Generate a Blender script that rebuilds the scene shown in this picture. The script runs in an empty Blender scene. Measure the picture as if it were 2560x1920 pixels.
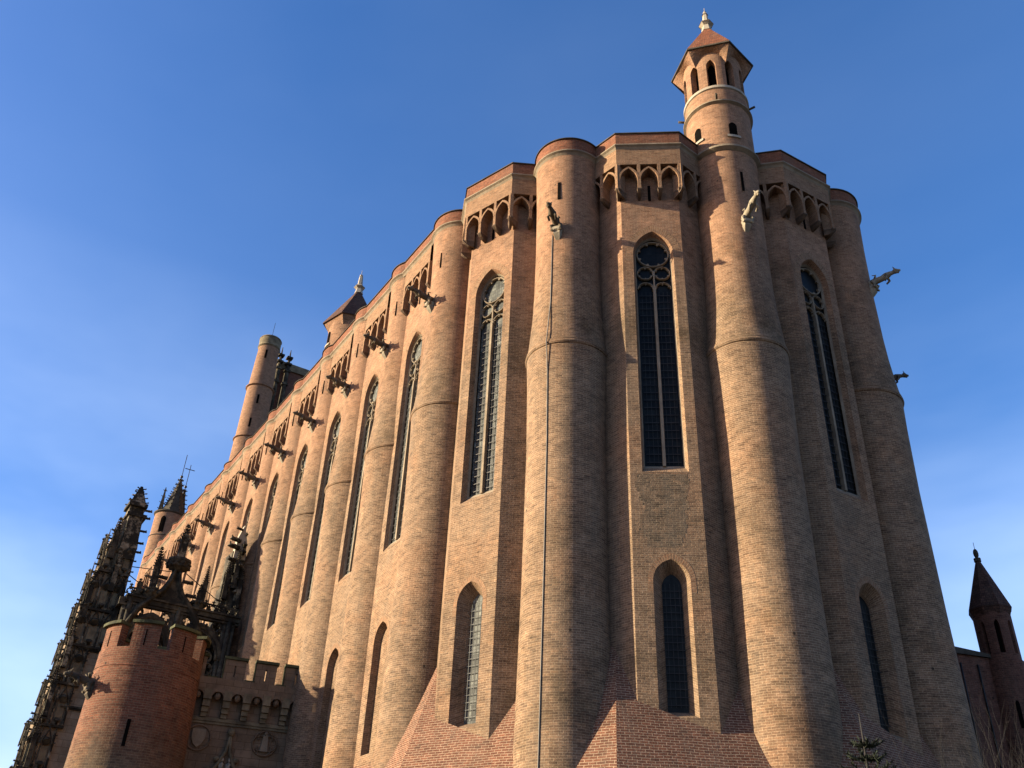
import bpy, bmesh, math, random
from mathutils import Vector, Matrix
random.seed(7)
PI = math.pi
R_ = math.radians
sc = bpy.context.scene

# ------------------------------------------------------------------ camera
# world: x = along the nave (westwards), y = out from the south wall, z = height above the eye
cam_d = bpy.data.cameras.new("camera"); cam = bpy.data.objects.new("camera", cam_d)
sc.collection.objects.link(cam); sc.camera = cam
cam_d.sensor_fit = 'HORIZONTAL'; cam_d.sensor_width = 36.0; cam_d.lens = 36.0 * 2300 / 2560
cam_d.clip_start = 0.1; cam_d.clip_end = 5000
PITCH, ROLL, AZ = R_(32.547), R_(-2.636), R_(-31.673)
dU = Vector((math.sin(AZ), math.cos(AZ), 0)); nU = Vector((-math.cos(AZ), math.sin(AZ), 0))
fw = Vector((0, math.cos(PITCH), math.sin(PITCH))); rt = Vector((1, 0, 0)); dn = fw.cross(rt)
r2 = math.cos(ROLL) * rt + math.sin(ROLL) * dn; d2 = -math.sin(ROLL) * rt + math.cos(ROLL) * dn
def touw(v): return Vector((v.dot(dU), v.dot(nU), v.z))
m = Matrix((touw(r2), touw(-d2), touw(-fw))).transposed()
cam.matrix_world = m.to_4x4()

# ------------------------------------------------------------------ light
SUN_AZ = R_(26.7); SUN_EL = R_(17.0)          # angle from the outward normal of the south wall towards the west
sdir = Vector((math.sin(SUN_AZ) * math.cos(SUN_EL), math.cos(SUN_AZ) * math.cos(SUN_EL), math.sin(SUN_EL)))
sl = bpy.data.lights.new("sun", 'SUN'); sl.energy = 5.0; sl.angle = R_(0.53); sl.color = (1.0, 0.85, 0.60)
so = bpy.data.objects.new("sun", sl); sc.collection.objects.link(so)
so.rotation_euler = sdir.to_track_quat('Z', 'Y').to_euler()
w = bpy.data.worlds.new("World"); sc.world = w; w.use_nodes = True
nt = w.node_tree; nt.nodes.clear()
sky = nt.nodes.new('ShaderNodeTexSky'); sky.sky_type = 'NISHITA'; sky.sun_disc = False
sky.sun_elevation = SUN_EL; sky.sun_rotation = math.atan2(sdir.x, sdir.y)
sky.air_density = 1.0; sky.dust_density = 1.1; sky.ozone_density = 2.2; sky.altitude = 200
bg = nt.nodes.new('ShaderNodeBackground'); bg.inputs[1].default_value = 0.080
out = nt.nodes.new('ShaderNodeOutputWorld')
# thin high cirrus, very faint
tc = nt.nodes.new('ShaderNodeTexCoord'); mp = nt.nodes.new('ShaderNodeMapping'); mp.inputs['Scale'].default_value = (1.2, 2.2, 5.0)
nz = nt.nodes.new('ShaderNodeTexNoise'); nz.inputs['Scale'].default_value = 0.9; nz.inputs['Detail'].default_value = 5; nz.inputs['Roughness'].default_value = 0.5
rp = nt.nodes.new('ShaderNodeMapRange'); rp.inputs[1].default_value = 0.38; rp.inputs[2].default_value = 0.70; rp.inputs[3].default_value = 0; rp.inputs[4].default_value = 0.42
mx = nt.nodes.new('ShaderNodeMixRGB'); mx.blend_type = 'MIX'; mx.inputs[2].default_value = (5.2, 6.2, 7.6, 1)
hs = nt.nodes.new('ShaderNodeHueSaturation'); hs.inputs['Saturation'].default_value = 1.30
nt.links.new(tc.outputs['Generated'], mp.inputs[0]); nt.links.new(mp.outputs[0], nz.inputs['Vector'])
sx = nt.nodes.new('ShaderNodeSeparateXYZ'); nt.links.new(tc.outputs['Generated'], sx.inputs[0])
lo_ = nt.nodes.new('ShaderNodeMapRange'); lo_.inputs[1].default_value = 0.22; lo_.inputs[2].default_value = 0.60; lo_.inputs[3].default_value = 1.0; lo_.inputs[4].default_value = 0.06
nt.links.new(sx.outputs[2], lo_.inputs[0])
ml_ = nt.nodes.new('ShaderNodeMath'); ml_.operation = 'MULTIPLY'; nt.links.new(rp.outputs[0], ml_.inputs[0]); nt.links.new(lo_.outputs[0], ml_.inputs[1])
nt.links.new(nz.outputs[0], rp.inputs[0]); nt.links.new(ml_.outputs[0], mx.inputs[0])
tn = nt.nodes.new('ShaderNodeMixRGB'); tn.blend_type = 'MULTIPLY'; tn.inputs[0].default_value = 1.0; tn.inputs[2].default_value = (1.10, 0.92, 1.08, 1)
nt.links.new(sky.outputs[0], hs.inputs['Color']); nt.links.new(hs.outputs[0], tn.inputs[1]); nt.links.new(tn.outputs[0], mx.inputs[1])
nt.links.new(mx.outputs[0], bg.inputs[0]); nt.links.new(bg.outputs[0], out.inputs[0])
sc.view_settings.view_transform = 'Standard'; sc.view_settings.look = 'None'
sc.view_settings.exposure = 1.66; sc.view_settings.gamma = 1.0; sc.view_settings.use_curve_mapping = False

GZ = -1.65   # ground level below the eye

# ------------------------------------------------------------------ materials
AL = 0.55      # scale on all surface colours, kept low to deepen the shade
def alb(c, k=None): return tuple(x * (AL if k is None else k) for x in c)
def newmat(name):
    m = bpy.data.materials.new(name); m.use_nodes = True
    nt = m.node_tree; b = nt.nodes['Principled BSDF']
    return m, nt, b
def N(nt, t, **kw):
    n = nt.nodes.new(t)
    for k, v in kw.items(): setattr(n, k, v)
    return n
def noise(nt, vec, scale, detail=4, rough=0.55):
    n = N(nt, 'ShaderNodeTexNoise'); n.inputs['Scale'].default_value = scale
    n.inputs['Detail'].default_value = detail; n.inputs['Roughness'].default_value = rough
    nt.links.new(vec, n.inputs['Vector']); return n.outputs[0]
def ramp(nt, val, a, b, lo=0.0, hi=1.0):
    n = N(nt, 'ShaderNodeMapRange'); n.inputs[1].default_value = a; n.inputs[2].default_value = b
    n.inputs[3].default_value = lo; n.inputs[4].default_value = hi
    nt.links.new(val, n.inputs[0]); return n.outputs[0]
def mix(nt, fac, a, b, mode='MIX'):
    n = N(nt, 'ShaderNodeMixRGB', blend_type=mode)
    for i, x in ((0, fac), (1, a), (2, b)):
        if isinstance(x, (int, float)): n.inputs[i].default_value = x
        elif isinstance(x, tuple): n.inputs[i].default_value = (*x, 1)
        else: nt.links.new(x, n.inputs[i])
    return n.outputs[0]
def math_(nt, op, a, b=None):
    n = N(nt, 'ShaderNodeMath', operation=op)
    for i, x in ((0, a), (1, b)):
        if x is None: continue
        if isinstance(x, (int, float)): n.inputs[i].default_value = x
        else: nt.links.new(x, n.inputs[i])
    return n.outputs[0]

def brick_mat(name, c1, c2, mortar, row=0.096, width=0.32, msize=0.013, old=None, oldz=(28.5, 32.5), grime=0.35, bump=0.5, var=0.6):
    c1, c2, mortar = alb(c1), alb(c2), alb(mortar); old = old and tuple(alb(x) for x in old)
    m, nt, b = newmat(name)
    uv = N(nt, 'ShaderNodeUVMap').outputs[0]
    pos = N(nt, 'ShaderNodeNewGeometry').outputs['Position']
    # wobble the courses a little
    wob = N(nt, 'ShaderNodeTexNoise'); wob.inputs['Scale'].default_value = 0.9; wob.inputs['Detail'].default_value = 2
    nt.links.new(uv, wob.inputs['Vector'])
    va = N(nt, 'ShaderNodeVectorMath', operation='SCALE'); va.inputs['Scale'].default_value = 0.11
    nt.links.new(wob.outputs['Color'], va.inputs[0])
    vb = N(nt, 'ShaderNodeVectorMath', operation='ADD'); nt.links.new(uv, vb.inputs[0]); nt.links.new(va.outputs[0], vb.inputs[1])
    uvw = vb.outputs[0]
    def bricks(ca, cb, mo):
        t = N(nt, 'ShaderNodeTexBrick'); t.offset = 0.5
        t.inputs['Scale'].default_value = 1.0; t.inputs['Brick Width'].default_value = width
        t.inputs['Row Height'].default_value = row; t.inputs['Mortar Size'].default_value = msize
        t.inputs['Mortar Smooth'].default_value = 0.3; t.inputs['Bias'].default_value = 0.0
        t.inputs['Color1'].default_value = (*ca, 1); t.inputs['Color2'].default_value = (*cb, 1); t.inputs['Mortar'].default_value = (*mo, 1)
        nt.links.new(uvw, t.inputs['Vector']); return t
    t = bricks(c1, c2, mortar); col = t.outputs['Color']
    if old:
        o = bricks(*old)
        z = N(nt, 'ShaderNodeSeparateXYZ'); nt.links.new(pos, z.inputs[0])
        nzv = math_(nt, 'MULTIPLY', noise(nt, pos, 0.35, 3), 3.0)
        zz = math_(nt, 'ADD', z.outputs[2], nzv)
        f = ramp(nt, zz, oldz[0], oldz[1])
        col = mix(nt, f, o.outputs['Color'], col)
        # patches of different repair campaigns in the old masonry
        patch = ramp(nt, noise(nt, pos, 0.22, 5, 0.6), 0.50, 0.60)
        inv = math_(nt, 'SUBTRACT', 1.0, f)
        patch2 = math_(nt, 'MULTIPLY', patch, inv)
        col = mix(nt, math_(nt, 'MULTIPLY', patch2, 0.45), col, mix(nt, 1.0, col, (1.14, 0.95, 0.84), 'MULTIPLY'))
        dk = ramp(nt, noise(nt, pos, 0.5, 7, 0.7), 0.52, 0.72)
        dk2 = math_(nt, 'MULTIPLY', dk, inv)
        col = mix(nt, math_(nt, 'MULTIPLY', dk2, 0.55), col, mix(nt, 1.0, col, (0.55, 0.56, 0.55), 'MULTIPLY'))
    if old and oldz[0] > 20:
        # moss and soot that gathers on the sloping shoulders above the ledges and below the spouts
        b1 = math_(nt, 'MULTIPLY', ramp(nt, z.outputs[2], 29.5, 26.0), ramp(nt, z.outputs[2], 24.6, 25.4))
        b2 = math_(nt, 'MULTIPLY', ramp(nt, z.outputs[2], 32.2, 31.0), ramp(nt, z.outputs[2], 27.5, 31.0))
        bb = math_(nt, 'MAXIMUM', b1, math_(nt, 'MULTIPLY', b2, 0.8))
        bb = math_(nt, 'MULTIPLY', bb, ramp(nt, noise(nt, pos, 0.8, 6, 0.7), 0.40, 0.66))
        col = mix(nt, math_(nt, 'MULTIPLY', bb, 0.75), col, mix(nt, 1.0, col, (0.42, 0.43, 0.38), 'MULTIPLY'))
        # blotchy darkening towards the bottom of the walls
        ft = math_(nt, 'MULTIPLY', ramp(nt, z.outputs[2], 19.0, 12.0), ramp(nt, noise(nt, pos, 0.55, 7, 0.72), 0.46, 0.62))
        col = mix(nt, math_(nt, 'MULTIPLY', ft, 0.5), col, mix(nt, 1.0, col, (0.55, 0.56, 0.50), 'MULTIPLY'))
    # brick to brick and patch to patch variation
    sm = ramp(nt, noise(nt, uv, 2.3, 6, 0.75), 0.3, 0.7, 1 - var * 0.5, 1 + var * 0.5)
    cs = N(nt, 'ShaderNodeCombineXYZ')
    for i in range(3): nt.links.new(sm, cs.inputs[i])
    col = mix(nt, 1.0, col, cs.outputs[0], 'MULTIPLY')
    fine = ramp(nt, noise(nt, uv, 15.0, 3, 0.7), 0.32, 0.68, 0.72, 1.25)
    cf_ = N(nt, 'ShaderNodeCombineXYZ')
    for i in range(3): nt.links.new(fine, cf_.inputs[i])
    col = mix(nt, 1.0, col, cf_.outputs[0], 'MULTIPLY')
    pit = ramp(nt, noise(nt, uv, 5.5, 3, 0.8), 0.62, 0.69)
    col = mix(nt, math_(nt, 'MULTIPLY', pit, 0.6), col, (0.05, 0.04, 0.03))
    # single odd bricks: burnt dark or pale, keyed to the brick grid
    sn = N(nt, 'ShaderNodeVectorMath', operation='DIVIDE'); sn.inputs[1].default_value = (width, row, 1.0); nt.links.new(uvw, sn.inputs[0])
    fl = N(nt, 'ShaderNodeVectorMath', operation='FLOOR'); nt.links.new(sn.outputs[0], fl.inputs[0])
    wn = N(nt, 'ShaderNodeTexWhiteNoise'); wn.noise_dimensions = '2D'; nt.links.new(fl.outputs[0], wn.inputs[0])
    odd = ramp(nt, wn.outputs[0], 0.80, 0.98); col = mix(nt, math_(nt, 'MULTIPLY', odd, 0.45), col, mix(nt, 1.0, col, (0.42, 0.40, 0.42), 'MULTIPLY'))
    odd2 = ramp(nt, wn.outputs[0], 0.12, 0.02); col = mix(nt, math_(nt, 'MULTIPLY', odd2, 0.38), col, mix(nt, 1.0, col, (1.5, 1.38, 1.25), 'MULTIPLY'))
    # putlog holes and lost bricks
    vo = N(nt, 'ShaderNodeTexVoronoi'); vo.inputs['Scale'].default_value = 0.55; vo.inputs['Randomness'].default_value = 1.0; nt.links.new(uv, vo.inputs['Vector'])
    ho = ramp(nt, vo.outputs['Distance'], 0.045, 0.03); col = mix(nt, math_(nt, 'MULTIPLY', ho, 0.85), col, (0.02, 0.016, 0.012))
    vo2 = N(nt, 'ShaderNodeTexVoronoi'); vo2.inputs['Scale'].default_value = 0.30; nt.links.new(uv, vo2.inputs['Vector'])
    lp = ramp(nt, math_(nt, 'ADD', vo2.outputs['Distance'], math_(nt, 'MULTIPLY', noise(nt, uv, 4.0, 3), 0.12)), 0.17, 0.13); col = mix(nt, math_(nt, 'MULTIPLY', lp, 0.35), col, mix(nt, 1.0, col, (1.5, 1.35, 1.2), 'MULTIPLY'))
    # soot in big soft-edged areas
    soot = ramp(nt, noise(nt, pos, 0.28, 8, 0.68), 0.50, 0.64); col = mix(nt, math_(nt, 'MULTIPLY', soot, 0.42 if old else 0.2), col, mix(nt, 1.0, col, (0.50, 0.50, 0.50), 'MULTIPLY'))
    # streaky grime (stretched downwards)
    mpn = N(nt, 'ShaderNodeMapping'); mpn.inputs['Scale'].default_value = (1.3, 1.3, 0.10); nt.links.new(pos, mpn.inputs[0])
    gr = ramp(nt, noise(nt, mpn.outputs[0], 1.1, 6, 0.65), 0.48, 0.72)
    col = mix(nt, math_(nt, 'MULTIPLY', gr, grime), col, (0.10, 0.085, 0.065))
    nt.links.new(col, b.inputs['Base Color'])
    b.inputs['Roughness'].default_value = 0.92; b.inputs['Specular IOR Level'].default_value = 0.12
    bp = N(nt, 'ShaderNodeBump'); bp.inputs['Strength'].default_value = bump; bp.inputs['Distance'].default_value = 0.03
    h = math_(nt, 'SUBTRACT', math_(nt, 'MULTIPLY', noise(nt, uv, 7.0, 4, 0.7), 1.0), math_(nt, 'MULTIPLY', t.outputs['Fac'], 0.6))
    nt.links.new(h, bp.inputs['Height']); nt.links.new(bp.outputs[0], b.inputs['Normal'])
    return m

def stone_mat(name, c1, c2, grime=0.5, gcol=(0.03, 0.028, 0.022), bump=0.5, scale=1.0, blocks=False, thr=(0.42, 0.62)):
    c1, c2, gcol = alb(c1), alb(c2), alb(gcol)
    m, nt, b = newmat(name)
    pos = N(nt, 'ShaderNodeNewGeometry').outputs['Position']
    col = mix(nt, ramp(nt, noise(nt, pos, 1.5 * scale, 5, 0.6), 0.35, 0.65), c1, c2)
    if blocks:
        uv = N(nt, 'ShaderNodeUVMap').outputs[0]
        t = N(nt, 'ShaderNodeTexBrick'); t.inputs['Scale'].default_value = 1.0
        t.inputs['Brick Width'].default_value = 0.9; t.inputs['Row Height'].default_value = 0.38; t.inputs['Mortar Size'].default_value = 0.012
        t.inputs['Color1'].default_value = (1, 1, 1, 1); t.inputs['Color2'].default_value = (0.8, 0.78, 0.74, 1); t.inputs['Mortar'].default_value = (0.5, 0.47, 0.42, 1)
        nt.links.new(uv, t.inputs['Vector'])
        col = mix(nt, 1.0, col, t.outputs['Color'], 'MULTIPLY')
    g = ramp(nt, noise(nt, pos, 0.9 * scale, 8, 0.72), thr[0], thr[1])
    col = mix(nt, math_(nt, 'MULTIPLY', g, grime), col, gcol)
    nt.links.new(col, b.inputs['Base Color']); b.inputs['Roughness'].default_value = 0.9; b.inputs['Specular IOR Level'].default_value = 0.15
    bp = N(nt, 'ShaderNodeBump'); bp.inputs['Strength'].default_value = bump; bp.inputs['Distance'].default_value = 0.05
    nt.links.new(noise(nt, pos, 6.0 * scale, 6, 0.7), bp.inputs['Height']); nt.links.new(bp.outputs[0], b.inputs['Normal'])
    return m
def plain(name, c, rough=0.7, metal=0.0, spec=0.3):
    m, nt, b = newmat(name)
    c = alb(c); pos = N(nt, 'ShaderNodeNewGeometry').outputs['Position']
    k = tuple(x * 0.6 for x in c)
    nt.links.new(mix(nt, ramp(nt, noise(nt, pos, 3.0, 5), 0.35, 0.7), c, k), b.inputs['Base Color'])
    b.inputs['Roughness'].default_value = rough; b.inputs['Metallic'].default_value = metal; b.inputs['Specular IOR Level'].default_value = spec
    return m
def glass_mat(name, c, rough=0.25, spec=0.5):
    m, nt, b = newmat(name); c = alb(c)
    uv = N(nt, 'ShaderNodeUVMap').outputs[0]
    t = N(nt, 'ShaderNodeTexBrick'); t.offset = 0.0; t.inputs['Scale'].default_value = 1.0
    t.inputs['Brick Width'].default_value = 0.13; t.inputs['Row Height'].default_value = 0.21; t.inputs['Mortar Size'].default_value = 0.008
    t.inputs['Color1'].default_value = (*c, 1); t.inputs['Color2'].default_value = (*[x * 0.45 for x in c], 1); t.inputs['Mortar'].default_value = (0.012, 0.012, 0.012, 1)
    nt.links.new(uv, t.inputs['Vector'])
    sn = N(nt, 'ShaderNodeVectorMath', operation='DIVIDE'); sn.inputs[1].default_value = (0.26, 0.42, 1.0); nt.links.new(uv, sn.inputs[0])
    fl = N(nt, 'ShaderNodeVectorMath', operation='FLOOR'); nt.links.new(sn.outputs[0], fl.inputs[0])
    wn = N(nt, 'ShaderNodeTexWhiteNoise'); wn.noise_dimensions = '2D'; nt.links.new(fl.outputs[0], wn.inputs[0])
    pv_ = ramp(nt, wn.outputs[0], 0.0, 1.0, 0.55, 1.25); cx_ = N(nt, 'ShaderNodeCombineXYZ')
    for i in range(3): nt.links.new(pv_, cx_.inputs[i])
    col = mix(nt, 1.0, t.outputs['Color'], cx_.outputs[0], 'MULTIPLY')
    col = mix(nt, ramp(nt, noise(nt, uv, 1.1, 4), 0.4, 0.7), col, mix(nt, 1.0, col, (0.45, 0.47, 0.5), 'MULTIPLY'))
    nt.links.new(col, b.inputs['Base Color']); b.inputs['Roughness'].default_value = rough; b.inputs['Specular IOR Level'].default_value = spec
    bp = N(nt, 'ShaderNodeBump'); bp.inputs['Strength'].default_value = 0.25; bp.inputs['Distance'].default_value = 0.02
    nt.links.new(noise(nt, uv, 4.0, 2), bp.inputs['Height']); nt.links.new(bp.outputs[0], b.inputs['Normal'])
    return m

OLD = ((0.355, 0.222, 0.135), (0.225, 0.142, 0.090), (0.47, 0.34, 0.22))
MB_ = {}
M = {
 'wall': brick_mat('weathered_brick', (0.42, 0.230, 0.136), (0.34, 0.178, 0.104), (0.47, 0.31, 0.195), old=OLD, grime=0.34),
 'arch': brick_mat('new_orange_brick', (0.37, 0.215, 0.125), (0.30, 0.165, 0.095), (0.38, 0.27, 0.17), row=0.10, width=0.4, grime=0.12),
 'parapet': brick_mat('parapet_red_brick', (0.31, 0.115, 0.065), (0.23, 0.085, 0.05), (0.30, 0.18, 0.11), grime=0.25),
 'red': brick_mat('red_base_brick', (0.245, 0.105, 0.062), (0.165, 0.070, 0.043), (0.47, 0.335, 0.225), msize=0.014, row=0.108, width=0.33, grime=0.3),
 'towerred': brick_mat('gate_tower_brick', (0.27, 0.105, 0.06), (0.18, 0.07, 0.042), (0.27, 0.18, 0.115), row=0.11, grime=0.35,
      old=((0.22, 0.15, 0.09), (0.13, 0.09, 0.06), (0.26, 0.19, 0.12)), oldz=(8.5, 11.5)),
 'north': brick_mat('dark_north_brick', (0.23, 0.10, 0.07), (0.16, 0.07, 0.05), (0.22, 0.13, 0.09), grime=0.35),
 'stone': stone_mat('pale_limestone', (0.46, 0.37, 0.26), (0.33, 0.26, 0.18), grime=0.45, gcol=(0.14, 0.11, 0.08)),
 'stonewhite': stone_mat('white_stone', (0.62, 0.54, 0.42), (0.5, 0.43, 0.33), grime=0.25, gcol=(0.2, 0.17, 0.13)),
 'litwall': stone_mat('sunlit_pale_ashlar', (0.56, 0.43, 0.29), (0.42, 0.31, 0.205), grime=0.45, blocks=True, gcol=(0.10, 0.08, 0.055), thr=(0.46, 0.72)),  # pale ashlar, lightened further to stand in for sunlight on the pier face
 'darkpatch': brick_mat('sooty_brick_patch', (0.25, 0.165, 0.105), (0.12, 0.088, 0.06), (0.33, 0.25, 0.165), grime=0.6, var=0.9),
 'corbelstone': stone_mat('brown_corbel_stone', (0.26, 0.17, 0.11), (0.17, 0.115, 0.08), grime=0.5),
 'coping': stone_mat('dark_coping_stone', (0.16, 0.13, 0.10), (0.09, 0.08, 0.06), grime=0.5),
 'moss': stone_mat('mossy_coping_stone', (0.17, 0.17, 0.075), (0.08, 0.085, 0.045), grime=0.6),
 'grimy': stone_mat('blackened_carved_stone', (0.24, 0.20, 0.13), (0.11, 0.09, 0.062), grime=0.88, gcol=(0.024, 0.022, 0.018), thr=(0.38, 0.54)),
 'flecked': stone_mat('flecked_carved_stone', (0.52, 0.43, 0.29), (0.26, 0.21, 0.14), grime=0.95, gcol=(0.022, 0.021, 0.017), thr=(0.40, 0.50), scale=1.6),
 'grimy2': stone_mat('streaked_carved_stone', (0.36, 0.29, 0.18), (0.20, 0.16, 0.10), grime=0.6, gcol=(0.035, 0.032, 0.025), thr=(0.45, 0.66)),
 'ashlar': stone_mat('brown_ashlar', (0.36, 0.25, 0.165), (0.25, 0.175, 0.115), grime=0.5, blocks=True, gcol=(0.06, 0.05, 0.04), thr=(0.45, 0.75)),
 'gargdark': stone_mat('dark_gargoyle_stone', (0.26, 0.205, 0.14), (0.13, 0.105, 0.075), grime=0.6),
 'garglight': stone_mat('pale_gargoyle_stone', (0.52, 0.45, 0.33), (0.34, 0.29, 0.21), grime=0.35, gcol=(0.12, 0.1, 0.08)),
 'tile': brick_mat('clay_roof_tile', (0.36, 0.13, 0.06), (0.24, 0.09, 0.05), (0.10, 0.05, 0.03), row=0.16, width=0.2, grime=0.3),
 'tiledark': brick_mat('dark_roof_tile', (0.17, 0.085, 0.06), (0.11, 0.06, 0.045), (0.05, 0.03, 0.025), row=0.16, width=0.2, grime=0.4),
 'slate': stone_mat('dark_spire_stone', (0.15, 0.125, 0.09), (0.09, 0.08, 0.06), grime=0.4, blocks=True),
 'glass': glass_mat('shaded_leaded_glass', (0.02, 0.024, 0.022), 0.4, 0.12),  # window glass with shade put into its colour, for bays turned from the sun
 'void': plain('dark_opening', (0.012, 0.01, 0.009), 0.95, 0, 0.0),
 'iron': plain('dark_iron', (0.06, 0.055, 0.05), 0.55, 0.3),
 'grille': plain('galvanised_grille', (0.24, 0.24, 0.22), 0.7, 0.0, 0.15),
 'lead': plain('grey_zinc_pipe', (0.26, 0.23, 0.19), 0.6, 0.1),
 'bark': plain('twig_bark', (0.045, 0.04, 0.035), 0.9),
 'leaf': plain('dark_needles', (0.045, 0.06, 0.035), 0.8),
 'ground': stone_mat('worn_paving_grit', (0.075, 0.07, 0.062), (0.05, 0.047, 0.042), grime=0.3, gcol=(0.03, 0.03, 0.028), scale=0.3),
 'roofdeck': plain('unseen_roof_deck', (0.22, 0.13, 0.09), 0.9),
 'glasslit': glass_mat('sunlit_leaded_glass', (0.26, 0.27, 0.235), 0.62, 0.12),  # same glass with sunlight put into its colour, for bays facing the sun
}

# ------------------------------------------------------------------ mesh helpers
class MB:
    def __init__(self): self.v = []; self.f = []; self.uv = []; self.sm = []
    def face(self, pts, uv=None, smooth=False):
        i = len(self.v); self.v += [Vector(p) for p in pts]
        self.f.append(tuple(range(i, i + len(pts)))); self.uv.append(uv); self.sm.append(smooth)
    def box(self, c, s, ax=None):
        # c centre, s full sizes, ax = (X, Y, Z) unit vectors
        c = Vector(c); ax = ax or (Vector((1, 0, 0)), Vector((0, 1, 0)), Vector((0, 0, 1)))
        P = {}
        for i in (-1, 1):
            for j in (-1, 1):
                for k in (-1, 1): P[i, j, k] = c + ax[0] * (i * s[0] / 2) + ax[1] * (j * s[1] / 2) + ax[2] * (k * s[2] / 2)
        for a, b, cc, dd in (((-1,-1,-1),(-1,1,-1),(1,1,-1),(1,-1,-1)), ((-1,-1,1),(1,-1,1),(1,1,1),(-1,1,1)), ((-1,-1,-1),(1,-1,-1),(1,-1,1),(-1,-1,1)),
                             ((-1,1,-1),(-1,1,1),(1,1,1),(1,1,-1)), ((-1,-1,-1),(-1,-1,1),(-1,1,1),(-1,1,-1)), ((1,-1,-1),(1,1,-1),(1,1,1),(1,-1,1))):
            self.face([P[a], P[b], P[cc], P[dd]])
    def lathe(self, c, prof, n=72, a0=0.0, a1=2 * PI, smooth=True, uvr=None):
        c = Vector((c[0], c[1], 0)); closed = abs(a1 - a0 - 2 * PI) < 1e-6
        vacc = 0
        for (r0, z0), (r1, z1) in zip(prof, prof[1:]):
            L = math.hypot(r1 - r0, z1 - z0)
            base = len(self.v)
            for i in range(n + 1):
                a = a0 + (a1 - a0) * i / n
                e = Vector((math.cos(a), math.sin(a), 0))
                self.v.append(c + e * r0 + Vector((0, 0, z0))); self.v.append(c + e * r1 + Vector((0, 0, z1)))
            ur = uvr or 1.85
            vb = z0 if abs(z1 - z0) > 0.5 * L else z0 + vacc; ve = vb + L * (1 if z1 >= z0 else -1)
            for i in range(n):
                p = base + 2 * i
                self.f.append((p, p + 2, p + 3, p + 1)); self.sm.append(smooth)
                ua, ub = (a0 + (a1 - a0) * i / n) * ur, (a0 + (a1 - a0) * (i + 1) / n) * ur
                self.uv.append([(ua, vb), (ub, vb), (ub, ve), (ua, ve)])
    def tube(self, pts, rad, n=8, cap=True, flat=1.0):
        pts = [Vector(p) for p in pts]; rad = rad if isinstance(rad, (list, tuple)) else [rad] * len(pts)
        rings = []; up = Vector((0, 0, 1))
        for i, p in enumerate(pts):
            t = (pts[min(i + 1, len(pts) - 1)] - pts[max(i - 1, 0)]).normalized()
            a = t.cross(up)
            if a.length < 0.05: a = t.cross(Vector((0, 1, 0)))
            a.normalize(); b = a.cross(t)
            rings.append([p + a * (math.cos(2 * PI * k / n) * rad[i]) + b * (math.sin(2 * PI * k / n) * rad[i] * flat) for k in range(n)])
        base = len(self.v)
        for r in rings: self.v += r
        for i in range(len(rings) - 1):
            for k in range(n):
                a, b2 = base + i * n + k, base + i * n + (k + 1) % n
                self.f.append((a, b2, b2 + n, a + n)); self.uv.append(None); self.sm.append(n > 5)
        if cap:
            self.f.append(tuple(base + k for k in range(n))[::-1]); self.uv.append(None); self.sm.append(False)
            e = base + (len(rings) - 1) * n
            self.f.append(tuple(e + k for k in range(n))); self.uv.append(None); self.sm.append(False)
    def cone(self, c, r0, r1, z0, z1, n=6, rot=0.0):
        pa = [Vector((c[0] + r0 * math.cos(rot + 2 * PI * k / n), c[1] + r0 * math.sin(rot + 2 * PI * k / n), z0)) for k in range(n)]
        pb = [Vector((c[0] + r1 * math.cos(rot + 2 * PI * k / n), c[1] + r1 * math.sin(rot + 2 * PI * k / n), z1)) for k in range(n)]
        for k in range(n):
            q = (k + 1) % n; self.face([pa[k], pa[q], pb[q], pb[k]])
        self.face(pa[::-1]); self.face(pb)
    def blob(self, c, r, n=6):
        c = Vector(c); r = r if isinstance(r, (tuple, list)) else (r, r, r)
        rows = [[c + Vector((r[0] * math.sin(PI * j / n) * math.cos(2 * PI * k / 8), r[1] * math.sin(PI * j / n) * math.sin(2 * PI * k / 8), r[2] * math.cos(PI * j / n))) for k in range(8)] for j in range(n + 1)]
        for j in range(n):
            for k in range(8):
                q = (k + 1) % 8
                pts = [rows[j][k], rows[j][q], rows[j + 1][q], rows[j + 1][k]]
                if j == 0: pts = [rows[0][0], rows[1][q], rows[1][k]]
                if j == n - 1: pts = [rows[j][k], rows[j][q], rows[n][0]]
                self.face(pts, smooth=True)
    def build(self, name, mat, parent=None, label=None, recalc=False):
        me = bpy.data.meshes.new(name)
        if not self.v: raise RuntimeError(name)
        lo = [min(v[i] for v in self.v) for i in range(3)]; hi = [max(v[i] for v in self.v) for i in range(3)]
        c = Vector(((lo[0] + hi[0]) / 2, (lo[1] + hi[1]) / 2, lo[2]))
        me.from_pydata([tuple(v - c) for v in self.v], [], self.f)
        ul = me.uv_layers.new(name='UVMap')
        Z = Vector((0, 0, 1))
        for pi, p in enumerate(me.polygons):
            uv = self.uv[pi]
            if uv is None:
                vs = [self.v[i] for i in self.f[pi]]
                nn = p.normal; h = math.sqrt(max(1e-9, 1 - nn.z * nn.z))
                if h > 0.25:
                    t = Z.cross(nn).normalized(); uv = [(q.dot(t), q.z / h) for q in vs]
                else: uv = [(q.x, q.y) for q in vs]
            for li, q in zip(p.loop_indices, uv): ul.data[li].uv = q
            p.use_smooth = self.sm[pi]
        me.materials.append(mat if not isinstance(mat, str) else M[mat])
        o = bpy.data.objects.new(name, me); sc.collection.objects.link(o)
        if parent:
            o.parent = parent; wl = world_loc(parent); o.location = c - wl
        else: o.location = c
        if label: o['label'] = label
        return o
def world_loc(o):
    v = Vector(o.location)
    while o.parent: o = o.parent; v += Vector(o.location)
    return v
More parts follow.
